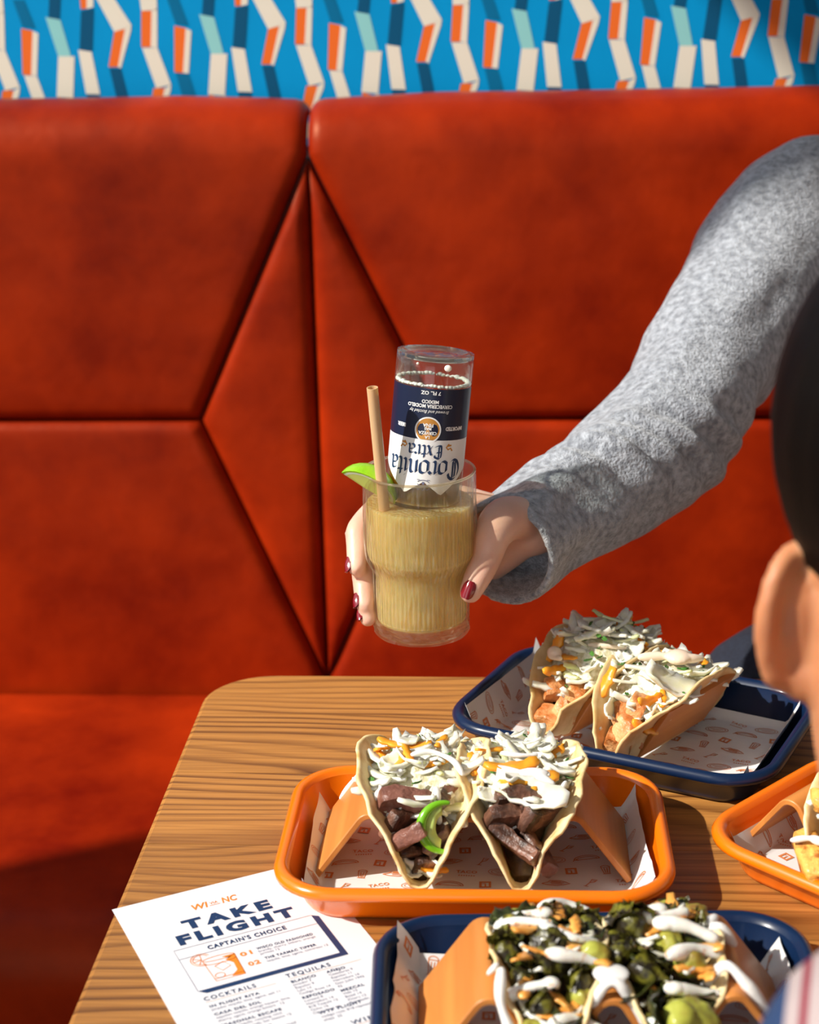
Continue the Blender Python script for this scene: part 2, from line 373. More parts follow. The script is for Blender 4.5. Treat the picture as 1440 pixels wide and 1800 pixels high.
WP = {
'A': [('sh', [(-577.7,1271.5),(-564.5,1271.3),(-554.2,1239.9),(-568.9,1241.7)]), ('or', [(-570.7,1240.2),(-557.7,1237.4),(-563.9,1187.8),(-573.8,1188.9)]), ('wh', [(-557.7,1237.4),(-551.4,1234.2),(-557.3,1187.1),(-563.9,1187.8)])],
'A1': [('wh', [(-572.2,1187.9),(-557.3,1186.7),(-543,1138),(-559,1138)])],
'A2': [('sh', [(-572.2,1187.9),(-557.3,1186.7),(-544,1138),(-561,1138)])],
'B': [('dk', [(-534.9,1276),(-521.8,1276),(-525.2,1249.4),(-538.2,1251.5)]), ('te', [(-541.5,1252.2),(-524.6,1248.8),(-515.5,1208.3),(-530.4,1208.6)]), ('wh', [(-530.4,1208.6),(-511.5,1208.3),(-516.7,1161.5),(-536,1163.3)]), ('or', [(-535,1163.3),(-522.9,1159.3),(-523.7,1138),(-536.1,1138)]), ('wh', [(-522.9,1159.3),(-515.4,1161.4),(-516.4,1138),(-523.7,1138)])],
'C': [('or', [(-500.6,1290),(-490.7,1290),(-493,1260.7),(-499.6,1260.2)]), ('wh', [(-490.7,1290),(-482.5,1290),(-485.3,1262.1),(-493,1260.1)]), ('dk', [(-499.7,1258.3),(-484.8,1260.6),(-490.1,1213.6),(-504.9,1215.4)]), ('wh', [(-506.6,1215.5),(-491.2,1213),(-485,1165.2),(-501.3,1166)]), ('dk', [(-500.7,1165.4),(-485.7,1165.2),(-486.9,1138),(-500.3,1138)])],
'D': [('wh', [(-486.3,1282.3),(-466.7,1281.9),(-442.8,1241.7),(-450.4,1237.5),(-463.1,1234.6)]), ('or', [(-463.1,1234.6),(-450.3,1238.1),(-461.7,1195.8),(-472.6,1195.9)]), ('wh', [(-450.3,1238.1),(-442.8,1241.7),(-444,1234.9),(-458.5,1194.1),(-461.7,1195.8)]), ('dk', [(-471.8,1194.3),(-458.5,1194.1),(-448,1138),(-462,1138)])],
'E': [('wh', [(-432.7,1290),(-411.5,1290),(-411.8,1257.7),(-430.2,1257.1)]), ('or', [(-430.2,1257.1),(-418.4,1256.9),(-422.1,1217.2),(-433,1217.4)]), ('wh', [(-418.4,1256.9),(-411.7,1259.3),(-414.6,1216.2),(-422.1,1217.2)]), ('wh', [(-432.1,1216.5),(-414.6,1216.2),(-401.2,1174.8),(-418.7,1171.2)]), ('or', [(-422,1171.3),(-408.7,1171.1),(-420,1138),(-430,1138)]), ('wh', [(-408.7,1171.1),(-401.2,1174.8),(-402.3,1167.8),(-416,1138),(-420,1138)])]}
mi = {'sh': 0, 'dk': 1, 'wh': 2, 'or': 3, 'te': 4}
wp = MB()
for row in range(-1, 9):
    for col in range(-6, 14):
        for k, pl in WP.items():
            if (k == 'A1' and (col+row) % 2) or (k == 'A2' and (col+row) % 2 == 0): continue
            for c, P in pl:
                dx = col*177.3 + (row % 2)*55; dz = row*152
                pts = [((a+dx)/1000, 1.9996, (b+dz)/1000) for a, b in P]
                if min(p[0] for p in pts) < -1.69 or max(p[0] for p in pts) > 2.0 or max(p[2] for p in pts) > 2.69: continue
                wp.add(pts, [tuple(range(len(pts)))[::-1]], mi[c])
wp.build('wallpaper_print', [M_['wps'], M_['wpd'], M_['wpw'], M_['wpo'], M_['wpt']], wb, smooth=False)

struct(MB().box((2.05, -2.4, 0), (2.15, 2.12, 3.2)).build('wall_right', M_['plaster'], smooth=False))
struct(MB().box((-1.82, -2.4, 3.2), (2.15, 2.12, 3.3)).build('ceiling', M_['plaster'], smooth=False))
struct(MB().box((.2, -2.5, 0), (2.15, -2.4, 3.2)).build('added_wall_front', M_['plaster'], smooth=False))  # unseen part-width wall, added to keep fill light off the right side
# left wall with the window that lets the sun in
LX = -1.7
WY0, WY1, WZ0, WZ1 = -.75, 1.85, 1.10, 3.12
wl = MB()
wl.box((LX-.12, -2.4, 0), (LX, 2.12, WZ0)); wl.box((LX-.12, -2.4, WZ1), (LX, 2.12, 3.2))
wl.box((LX-.12, -2.4, WZ0), (LX, WY0, WZ1)); wl.box((LX-.12, WY1, WZ0), (LX, 2.12, WZ1))
struct(wl.build('wall_left', M_['plaster'], smooth=False))
wn = bpy.data.objects.new('window_1', None); COL.objects.link(wn); struct(wn); wn.location = (LX-.06, 0, WZ0)
f = MB()
f.box((-.03, WY0, 0), (.03, WY1, .05)); f.box((-.03, WY0, WZ1-WZ0-.05), (.03, WY1, WZ1-WZ0)); f.box((-.03, WY0, 0), (.03, WY0+.05, WZ1-WZ0)); f.box((-.03, WY1-.05, 0), (.03, WY1, WZ1-WZ0))
f.build('window_frame', M_['black'], wn, smooth=False)
for y in (.65,): MB().box((-.03, y, .05), (.03, y+.22, WZ1-WZ0-.05)).build('shade_post', M_['black'], wn, smooth=False)  # unseen wide post, added to block sun from the front of the seat
MB().box((-.06, WY0-.05, -.03), (.14, WY1+.05, 0)).build('window_sill', M_['plaster'], wn, smooth=False)
MB().box((-.004, WY0+.04, .04), (.004, .66, WZ1-WZ0-.04)).build('window_pane', M_['pane'], wn, smooth=False)
MB().box((-.004, .86, .04), (.004, WY1-.04, WZ1-WZ0-.04)).build('window_pane', M_['pane'], wn, smooth=False)

# ------------------------------------------------------------------ banquette
bq = thing('banquette', 'long red leather banquette with diamond-seamed backrest against the wallpapered wall', 'bench', (0, 1.9, 0))
XL, XR, VT, SEAM = -1.68, 2.0, 1.107+.05*pi*.62, .802
C0, AT, AB, DL, DR = -.235, 1.103, .468, -.373, -.092
def wrap(x, v, h):
    """v runs up the front of the back and over its rolled top; h is padding depth"""
    if v <= 1.107: return (x, -h, v)
    a = (v-1.107)/.05
    R = .05+h
    return (x, .05-R*cos(a), 1.107+R*sin(a))
def panel(poly, name='backrest_panel'):
    bm = bmesh.new(); f = bm.faces.new([bm.verts.new((x, 0, v)) for x, v in poly]); bm.normal_update()
    for t in (.0012, .002, .003, .004, .006, .010, .02):
        r = bmesh.ops.inset_individual(bm, faces=[f], thickness=t, use_even_offset=True)
    vs = [1.107+.05*a for a in [i*pi/18 for i in range(0, 18)]] + [.44+i*.05 for i in range(1, 14)]
    for v in vs: bmesh.ops.bisect_plane(bm, geom=bm.verts[:]+bm.edges[:]+bm.faces[:], plane_co=(0, 0, v), plane_no=(0, 0, 1), dist=1e-6)
    for i in range(-16, 21): bmesh.ops.bisect_plane(bm, geom=bm.verts[:]+bm.edges[:]+bm.faces[:], plane_co=(i*.1+.013, 0, 0), plane_no=(1, 0, 0), dist=1e-6)
    edges = [(Vector(poly[i]), Vector(poly[(i+1) % len(poly)])) for i in range(len(poly))]
    inner = [(a, b) for a, b in edges if not (abs(a.x-b.x) < 1e-6 and (a.x < -1.6 or a.x > 1.9)) and not (abs(a.y-b.y) < 1e-6 and a.y > 1.2)]
    for v in bm.verts:
        p = Vector((v.co.x, v.co.z)); d = 1
        for a, b in inner:
            ab = b-a; t = max(0, min(1, (p-a).dot(ab)/ab.length_squared)); d = min(d, (p-(a+ab*t)).length)
        q = min(1, d/.016); h = -.013+.016*math.sqrt(max(0, 1-(1-q)**2)) + .006*min(1, d/.12)
        h += .002*nz((p.x, 0, p.y), 6, 2)*min(1, d/.03)
        v.co = wrap(v.co.x, v.co.z, h)
    bmesh.ops.recalc_face_normals(bm, faces=bm.faces[:])
    me = bpy.data.meshes.new(name); bm.to_mesh(me); bm.free(); me.materials.append(M_['leather'])
    me.polygons.foreach_set('use_smooth', [True]*len(me.polygons))
    o = link(name, me, bq); return o
g = .0004
panel([(XL, SEAM), (DL, SEAM), (C0-g, AT), (C0-g, VT), (XL, VT)])
panel([(XR, SEAM), (XR, VT), (C0+g, VT), (C0+g, AT), (DR, SEAM)])
panel([(XL, .40), (C0-g, .40), (C0-g, AB), (DL, SEAM-g), (XL, SEAM-g)])
panel([(XR, .40), (XR, SEAM-g), (DR, SEAM-g), (C0+g, AB), (C0+g, .40)])
panel([(C0-g, AB+.004), (C0-g, AT-.004), (DL+.001, SEAM)])
panel([(C0+g, AB+.004), (DR-.001, SEAM), (C0+g, AT-.004)])
# hidden timber core behind the padding
MB().box((XL, .018, .3), (XR, .085, 1.10)).build('back_core', M_['black'], bq, smooth=False)
# seat cushion with rolled front edge
prof = [(-.012, .40), (-.012, .452), (-.03, .4605), (-.10, .464), (-.22, .4655), (-.35, .465), (-.46, .463), (-.51, .458), (-.54, .444), (-.553, .42), (-.555, .39), (-.55, .345), (-.53, .33), (-.1, .33)]
pr = spline([(a, b) for a, b in prof], 3)
rings = [[(x, y, z + (.004*nz((x, y, 0), 3.5) if -.5 < y < -.05 and z > .44 else 0)) for y, z in pr] for x in [XL+i*(XR-XL)/60 for i in range(61)]]
V, Fc = loft(rings); o = mobj('seat_cushion', V, Fc, M_['leather'], bq, sharp=60); fix_normals(o.data)
MB().box((XL, -.50, .0), (XR, .05, .33)).build('bench_base', M_['black'], bq, smooth=False)

# ------------------------------------------------------------------ table
TZ = .75
tb = thing('dining_table', 'warm brown wooden table with rounded corners carrying the taco trays and menu', 'table', (0, 0, 0))
tx0, tx1, ty0, ty1, tr = -.255, .95, .60, 1.293, .055
def rrect(x0, y0, x1, y1, r, n=10):
    P = []
    for cx, cy, a in ((x1-r, y1-r, 0), (x0+r, y1-r, 90), (x0+r, y0+r, 180), (x1-r, y0+r, 270)):
        for i in range(n+1): P.append((cx+r*cos(radians(a+90*i/n)), cy+r*sin(radians(a+90*i/n))))
    return P
cuts = [ty0, .705, .80, .905, 1.01, 1.115, 1.215, ty1]
for i in range(len(cuts)-1):
    bm = bmesh.new(); rr = [(.0, -.028), (.0, -.004), (.0012, -.0012), (.004, 0)]
    V, Fc = loft([[(x, y, TZ+dz) for x, y in rrect(tx0+ins, ty0+ins, tx1-ins, ty1-ins, tr-ins)] for ins, dz in rr])
    vs = [bm.verts.new(v) for v in V]
    for fc in Fc: bm.faces.new([vs[j] for j in fc])
    for yc, s in ((cuts[i]+(.0003 if i else -1), 1), (cuts[i+1]-(.0003 if i < len(cuts)-2 else -1), -1)):
        bmesh.ops.bisect_plane(bm, geom=bm.verts[:]+bm.edges[:]+bm.faces[:], plane_co=(0, yc, 0), plane_no=(0, -s, 0), clear_outer=True, dist=1e-6)
        ed = [e for e in bm.edges if e.is_boundary]
        if ed: bmesh.ops.holes_fill(bm, edges=ed)
    bmesh.ops.recalc_face_normals(bm, faces=bm.faces[:])
    me = bpy.data.meshes.new('plank'); bm.to_mesh(me); bm.free(); me.materials.append(M_['wood']); link('plank', me, tb)
for px in (.05, .68):
    V, Fc = loft([[(px+r*cos(a*pi/16), .95+r*sin(a*pi/16), z) for a in range(32)] for r, z in ((.22, .0), (.22, .012), (.20, .02), (.05, .03), (.038, .05), (.038, .70), (.12, .712), (.12, .722))])
    mobj('pedestal', V, Fc, M_['black'], tb, sharp=40)

# ------------------------------------------------------------------ trays
TRAY = [(.022, .0025, 0), (.0195, .0032, 0), (.0175, .0065, 0), (.0105, .0235, 0), (.0098, .0262, 1), (.0080, .0290, 1), (.0052, .0303, 1), (.0024, .0292, 1), (.0004, .0262, 1), (.0008, .0235, 1), (.0030, .0218, 1), (.0075, .0214, 1), (.0115, .0195, 2), (.0178, .0045, 2), (.0198, .0012, 2), (.0230, .0, 2)]
def tray(color, label, loc, rz):
    t = thing('serving_tray', label, 'tray', (loc[0], loc[1], TZ+.0007), rz)
    def ring(d, z): return [(x, y, z) for x, y in rrect(-.1255+d, -.0865+d, .1255-d, .0865-d, .040-d*.8, 9)]
    rg = [ring(d, z) for d, z, k in TRAY]
    V, Fc = loft(rg[:4] + [rg[4]], cap0=True, cap1=False); a = MB().add(V, Fc)
    V, Fc = loft([rg[11]] + rg[12:], cap0=False, cap1=True); a.add(V, Fc)
    o = a.build('basin', M_[color], t, sharp=50); fix_normals(o.data)
    V, Fc = loft(rg[4:12], False, False); o = mobj('rim', V, Fc, M_[color], t)
    return t
TR = {
 'oc': ((-.029, .9865), radians(.4)), 'nu': ((.086, 1.172), radians(-24)),
 'or': ((.257, .961), radians(-43)), 'nf': ((.044, .800), radians(3.2))}
tray('orange', 'bright orange enamel tray overlapping the printed menu, two slaw-topped steak tacos inside', *TR['oc'])
tray('navy', 'navy enamel tray at the table edge beside the banquette, under the lifted drink', *TR['nu'])
tray('orange', 'orange enamel tray turned diagonally on bare wood beside the dark-haired person', *TR['or'])
tray('navy', 'navy enamel tray holding two brussels sprout tacos', *TR['nf'])

# ------------------------------------------------------------------ paper liners with print
def motif_lines(rng):
    pass
def motifs():
    out = []
    out.append((strokes([arc(0, 0, .0085, .0042, 0, 360, 24), arc(0, 0, .0066, .0030, 0, 360, 20), [(-.0045, .0006), (.0045, .0006)], [(-.003, -.001), (.003, -.001)]], .00045)))
    out.append((strokes([arc(0, 0, .0085, .0048, 0, 180, 14) + [(-.0085, 0), (.0085, 0)], arc(0, -.0005, .0072, .0036, 10, 170, 12), [(-.0095, -.0012), (-.0075, .0016), (-.006, -.0008)]], .0007)))
    V, Fc = [], []
    for (a, b, c, d) in ((-.0038, -.0038, -.0022, .0038), (.0022, -.0038, .0038, .0038), (-.0022, .0022, .0022, .0038), (-.0022, -.0038, .0022, -.0022), (-.0004, -.0022, .0006, .0005), (-.0022, .0008, .0005, .0014)):
        n = len(V); V += [(a, b), (c, b), (c, d), (a, d)]; Fc.append((n, n+1, n+2, n+3))
    out.append((V, Fc))
    out.append((strokes([[(-.0028, .004), (-.0018, -.0035), (.0018, -.0035), (.0028, .004)], arc(0, .004, .003, .0022, 0, 180, 10), [(-.003, .004), (.003, .004)], [(-.0026, -.0042), (.0026, -.0042)], [(-.001, .003), (-.0005, -.003)], [(.001, .003), (.0005, -.003)]], .0006)))
    out.append((strokes([[(-.009, -.001), (-.005, .001), (-.004, .003), (.002, .0034), (.006, .002), (.009, .0004), (.006, -.001), (.001, -.0026), (-.005, -.0022), (-.009, -.001)], [(-.004, .001), (.005, .0008)], [(-.003, -.0006), (.004, -.0006)], [(-.003, .002), (.003, .002)]], .0008)))
    out.append((strokes([[(-.004, -.004), (-.001, 0), (.001, .004), (.004, .003), (.002, .0005), (-.001, 0)], [(-.005, -.0035), (-.002, -.0045)], [(.001, .002), (.003, .002)]], .0007)))
    V, Fc = text2d('TACO', .0046, .0001, 1.1, 'CENTER'); V2, F2 = strokes([[(-.005+i*.0016, -.003), (-.0041+i*.0016, -.003)] for i in range(7)], .0012)
    out.append((V+V2, Fc + [tuple(i+len(V) for i in f) for f in F2]))
    return out
MOT = motifs()
def liner(key, label, dx, dy, rot, hx=.120, hy=.064, seed=1, lift=62, wr=.0012):
    loc, rz = TR[key]
    t = thing('paper_liner', label, 'paper', (loc[0], loc[1], TZ+.0036), rz)
    fx, fy = .099, .060; ca, sa = cos(radians(lift)), sin(radians(lift))
    def fold(u, v):
        x = u*cos(rot)-v*sin(rot)+dx; y = u*sin(rot)+v*cos(rot)+dy; z = 0
        ex = max(0, abs(x)-fx); ey = max(0, abs(y)-fy)
        sx = 1 if x > 0 else -1; sy = 1 if y > 0 else -1
        if ex: x = sx*(fx+ex*ca); z += ex*sa
        if ey: y = sy*(fy+min(ey, .02)*ca); z += ey*sa
        w = nz((u, v, 0), 22, seed)*wr*2 + nz((u, v, 0), 60, seed)*wr*.5
        return Vector((x-sx*abs(w)*(1 if ex else 0), y, z + max(0, w+.0006)*(.25 if not ex and not ey else 1.0)))
    nx, ny = 60, 34; V = [fold(-hx+2*hx*i/nx, -hy+2*hy*j/ny) for j in range(ny+1) for i in range(nx+1)]
    Fc = [(j*(nx+1)+i, j*(nx+1)+i+1, (j+1)*(nx+1)+i+1, (j+1)*(nx+1)+i) for j in range(ny) for i in range(nx)]
    o = mobj('sheet', V, Fc, M_['paper'], t)
    pr = MB(); rg = random.Random(seed); k = seed
    j = 0; y = -hy+.008
    while y < hy-.004:
        x = -hx+.010+(j % 2)*.011
        while x < hx-.010:
            V, Fc = MOT[k % len(MOT)]; k += 1; a = rg.uniform(-.25, .25)
            P = []
            for p in V:
                q = fold(x+p[0]*cos(a)-p[1]*sin(a), y+p[0]*sin(a)+p[1]*cos(a)); q.z += .00035
                ex = abs(q.x) > fx+.0005
                if ex: q.x -= .0003*(1 if q.x > 0 else -1)
                P.append(q)
            pr.add(P, Fc); x += .0225
        y += .0145; j += 1; k += 2
    pr.build('print', M_['print'], t, smooth=False)
    return t
liner('oc', 'orange-printed greaseproof paper lining the tray of the steak tacos', .003, -.003, radians(3), seed=1)
liner('nu', 'orange-printed greaseproof paper lining the navy tray under the lifted drink', -.004, 0, radians(-2), hx=.124, hy=.069, seed=3, lift=66, wr=.0006)
liner('or', 'orange-printed greaseproof paper in the diagonal orange tray', 0, -.004, 0, hx=.118, seed=5)
liner('nf', 'orange-printed greaseproof paper lining the tray of the brussels sprout tacos', -.003, .002, radians(-3), hx=.124, hy=.066, seed=7, lift=58, wr=.002)

# ------------------------------------------------------------------ taco holders
def fillet(P, r, n=7):
    out = [Vector(P[0])]
    for i in range(1, len(P)-1):
        a, b, c = Vector(P[i-1]), Vector(P[i]), Vector(P[i+1]); d1 = (a-b).normalized(); d2 = (c-b).normalized()
        ang = d1.angle(d2); t = r/math.tan(ang/2); p = b+d1*t; q = b+d2*t; ctr = b+(d1+d2).normalized()*(r/sin(ang/2))
        a0 = math.atan2((p-ctr).y, (p-ctr).x); a1 = math.atan2((q-ctr).y, (q-ctr).x); da = (a1-a0+pi) % (2*pi)-pi
        out += [ctr+Vector((cos(a0+da*k/n), sin(a0+da*k/n)))*r for k in range(n+1)]
    out.append(Vector(P[-1])); return out
def offset(P, d):
    out = []
    for i in range(len(P)):
        t = (P[min(i+1, len(P)-1)]-P[max(0, i-1)]).normalized(); out.append(P[i]+Vector((-t.y, t.x))*d)
    return out
def holder(key, label, pts, dep, doff=(0, 0), rz=None, z=.0038, th=.0021):
    loc, r = TR[key]; r = r if rz is None else rz
    t = thing('taco_holder', label, 'taco holder', (loc[0]+doff[0], loc[1]+doff[1], TZ+.0007+z), r)
    c = fillet([Vector(p) for p in pts], .0085)
    A = offset(c, th); B = offset(c, -th); loop = A + B[::-1]; n = len(loop)
    bev = .0008; rings = []
    ctr = c + c[::-1]
    for y, s in ((-dep/2, .6), (-dep/2+bev*.4, .9), (-dep/2+bev*1.3, 1), (dep/2-bev*1.3, 1), (dep/2-bev*.4, .9), (dep/2, .6)):
        rings.append([(cc.x+(q.x-cc.x)*s, y, cc.y+(q.y-cc.y)*s) for q, cc in zip(loop, ctr)])
    V, Fc = loft(rings, False, False); h = len(c)
    for base, flip in ((0, 1), (5*n, 0)):
        for i in range(h-1):
            q = (base+i, base+i+1, base+n-2-i, base+n-1-i); Fc.append(q if flip else q[::-1])
    o = mobj('zigzag_sheet', V, Fc, M_['holder'], t, sharp=50); fix_normals(o.data)
    return t
MP = [(-.100, .0022), (-.063, .0535), (-.031, .0), (0, .0535), (.031, .0), (.063, .0535), (.100, .0022)]
WPf = [(-.060, .052), (-.030, .0), (0, .0535), (.030, .0), (.062, .055)]
HO = .079
HD = {'oc': (-.002, .0105), 'nu': (-.004, 0.0), 'or': (-.012, .006), 'nf': (.002, .004)}
HR = {'oc': radians(.4), 'nu': radians(-39), 'or': radians(-43), 'nf': radians(3.2)}
h1 = holder('oc', 'tan zigzag holder propping the two steak tacos', MP, HO, HD['oc'])
h2 = holder('nu', 'tan zigzag holder propping the two chicken tacos, its ends pointing up', WPf, .086, HD['nu'], HR['nu'])
h3 = holder('or', 'tan zigzag holder in the diagonal orange tray', MP, HO, HD['or'])
h4 = holder('nf', 'tan zigzag holder propping the two brussels sprout tacos, streaked with white sauce', MP, HO, HD['nf'])

# ------------------------------------------------------------------ taco ingredients (shared meshes)
def shred_mesh(name, seed, L, w, th, curl, m, seg=8):
    rg = random.Random(seed); cvx = rg.uniform(.4, 1)*curl; tw = rg.uniform(-.9, .9); P = []; a = -cvx/2; p = Vector((0, 0, 0))
    b = rg.uniform(-.5, .5)
    for i in range(seg+1):
        P.append(p.copy()); a += cvx/seg; p = p+Vector((cos(a), sin(a)*.75, sin(a)*.5+b*.08*sin(i)))*(L/seg)
    c = sum(P, Vector())/len(P); V = []; Fc = []
    for i, q in enumerate(P):
        t = (P[min(i+1, seg)]-P[max(0, i-1)]).normalized(); n = t.cross(Vector((0, 0, 1))).normalized(); bn = n.cross(t)
        an = tw*(i/seg-.5); n2 = n*cos(an)+bn*sin(an); b2 = bn*cos(an)-n*sin(an)
        ww = w*(.55+.45*math.sqrt(max(0, 1-(2*i/seg-1)**2)))*(1+.25*sin(i*2.1+seed)); q = q-c
        V += [q+n2*ww/2-b2*th/2, q-n2*ww/2-b2*th/2, q-n2*ww/2*.8+b2*th/2, q+n2*ww/2*.8+b2*th/2]
        if i:
            for k in range(4): Fc.append((4*i-4+k, 4*i-4+(k+1) % 4, 4*i+(k+1) % 4, 4*i+k))
    Fc += [(0, 1, 2, 3)[::-1], tuple(4*seg+k for k in range(4))]
    me = bpy.data.meshes.new(name); me.from_pydata(V, [], Fc); me.materials.append(m); me.polygons.foreach_set('use_smooth', [True]*len(Fc)); fix_normals(me)
    return me
def leaf_mesh(name, seed, L, w, th, m, cup=.5):
    rg = random.Random(seed); n = 7; top = []; V = []
    for i in range(n+1):
        for j in range(5):
            s = i/n; t = j/4-.5; wid = w*(.35+.65*sin(pi*(.12+.8*s)))
            V.append(Vector((L*(s-.5), t*wid*(1+.12*sin(i*3+seed)), cup*L*((s-.5)**2*.7+(t*t)*.8)+.15*w*nz((s, t, seed), 3, seed))))
    m0 = len(V); V += [v-Vector((0, 0, th)) for v in V]; Fc = []
    for i in range(n):
        for j in range(4):
            a = i*5+j; Fc.append((a, a+5, a+6, a+1)); Fc.append((m0+a, m0+a+1, m0+a+6, m0+a+5))
    bd = [j for j in range(5)] + [i*5+4 for i in range(1, n+1)] + [n*5+j for j in range(3, -1, -1)] + [i*5 for i in range(n-1, 0, -1)]
    for k in range(len(bd)):
        a, b = bd[k], bd[(k+1) % len(bd)]; Fc.append((a, b, m0+b, m0+a))
    me = bpy.data.meshes.new(name); me.from_pydata(V, [], Fc); me.materials.append(m); me.polygons.foreach_set('use_smooth', [True]*len(Fc)); fix_normals(me)
    return me
def lump_mesh(name, seed, dims, m, amp=.16, freq=90, boxy=.55, seg=20, rings=12):
    V, Fc = ellipsoid((0, 0, 0), (1, 1, 1), seg, rings); out = []
    for v in V:
        q = Vector([math.copysign(abs(c)**boxy, c) for c in v]); q = Vector((q.x*dims[0]/2, q.y*dims[1]/2, q.z*dims[2]/2))
        k = 1+amp*nz(q, freq, seed)+amp*.6*nz(q, freq*2.5, seed+5); out.append(q*k)
    me = bpy.data.meshes.new(name); me.from_pydata(out, [], Fc); me.materials.append(m); me.polygons.foreach_set('use_smooth', [True]*len(Fc)); fix_normals(me)
    return me
CAB = [shred_mesh('cabbage_shred', i, .018+.0028*(i % 6), .0042+.0010*(i % 4), .0017, .5+.30*(i % 6), M_['cab']) for i in range(12)]
CABL = [leaf_mesh('cabbage_leaf', i, .019+.003*(i % 3), .011+.002*(i % 2), .0014, M_['cab'], .55) for i in range(5)]
CABG = [shred_mesh('cabbage_shred', 40+i, .017+.003*(i % 4), .0050, .0016, .5+.3*i, M_['cabg']) for i in range(4)]
CAR = [shred_mesh('carrot_ribbon', 60+i, .018+.003*(i % 3), .0062, .0016, .4+.3*(i % 3), M_['carrot']) for i in range(5)]
CIL = [leaf_mesh('cilantro_leaf', 80+i, .0045+.0012*(i % 3), .0032, .0004, M_['cil'], .4) for i in range(4)]
def slice_mesh(name, seed, d, m):
    """cut slice of meat: crisp edges, torn faces, slight bend"""
    bm = bmesh.new(); bmesh.ops.create_cube(bm, size=1); bmesh.ops.subdivide_edges(bm, edges=bm.edges[:], cuts=7, use_grid_fill=True)
    for v in bm.verts:
        c = v.co.copy(); q = Vector([c.x*d[0], c.y*d[1], c.z*d[2]])
        e = sorted(abs(k)*2 for k in c); rnd = 1-.05*max(0, e[1]-.7)/.3-.04*max(0, e[0]-.7)/.3
        q *= rnd; q += Vector((nz(q, 90, seed), nz(q, 90, seed+3), nz(q, 90, seed+6)))*d[1]*.10 + Vector((0, nz(q, 330, seed), nz(q, 330, seed+2)))*.0012
        q.z += .10*d[0]*(c.x*2)**2*(1 if seed % 2 else -1); v.co = q
    me = bpy.data.meshes.new(name); bm.to_mesh(me); bm.free(); me.materials.append(m); me.polygons.foreach_set('use_smooth', [True]*len(me.polygons)); me.set_sharp_from_angle(angle=radians(38)); return me
STK = [slice_mesh('steak_slice', i, d, M_['steak']) for i, d in enumerate([(.028, .0085, .018), (.032, .0080, .017), (.025, .009, .020)])]
STP = [slice_mesh('steak_slice', 9+i, d, M_['steakp']) for i, d in enumerate([(.037, .009, .021), (.028, .009, .018)])]
CHK = [slice_mesh('chicken_piece', 20+i, d, M_['chick']) for i, d in enumerate([(.022, .014, .014), (.018, .012, .013), (.016, .015, .012)])]
FSH = [lump_mesh('fish_piece', 30+i, d, M_['fish'], .22, 130, .6) for i, d in enumerate([(.045, .017, .015), (.036, .015, .014)])]
def sprout_mesh(name, seed, r):
    rg = random.Random(seed); mb = MB(); V, Fc = ellipsoid((0, 0, 0), (r*.92, r*.92, r), 18, 12)
    mb.add([v*(1+.10*nz(v, 200, seed)) for v in V], Fc)
    for k in range(9):
        R = Matrix.Rotation(2*pi*k*.381+rg.uniform(-.2, .2), 3, 'Z') @ Matrix.Rotation(rg.uniform(.35, 1.5), 3, 'Y'); rr = r*(1.02+.025*k); W_ = rg.uniform(.6, .85)
        L_, F_ = [], []
        for i in range(7):
            for j in range(7):
                a = (i/6-.5)*2*W_; b_ = (j/6-.5)*2*W_*.85; e = max(abs(i/6-.5), abs(j/6-.5))*2; q = rr*(1+.42*e**3*(.35+nz((i, j, k), .7, seed))+.05*nz((a, b_, k), 5, seed))
                L_.append(R @ (Vector((sin(b_), sin(a), cos(a)*cos(b_)))*q))
        for i in range(6):
            for j in range(6): F_.append((i*7+j, i*7+j+7, i*7+j+8, i*7+j+1))
        mb.add(L_, F_)
    me = bpy.data.meshes.new(name); me.from_pydata([tuple(v) for v in mb.v], [], mb.f); [setattr(v, 'co', Vector((v.co.x*1.12, v.co.y*.92, v.co.z*.72))) for v in me.vertices]; me.materials.append(M_['sprout']); me.polygons.foreach_set('use_smooth', [True]*len(mb.f)); return me
SPR = [sprout_mesh('brussels_sprout', 40+i, r) for i, r in enumerate((.0105, .0095, .0112, .0088))]
SPH = [lump_mesh('sprout_half', 50+i, d, M_['sproutl'], .30, 100, .75, 24, 16) for i, d in enumerate([(.021, .017, .015), (.018, .018, .013)])]
LFD = [leaf_mesh('charred_leaf', 90+i, .020+.004*(i % 3), .015+.002*(i % 2), .0007, M_['leafd'], .6) for i in range(5)]
FRD = [shred_mesh('fried_crisp', 120+i, .022+.004*(i % 3), .009, .0018, .5+.3*i, M_['fried']) for i in range(4)]

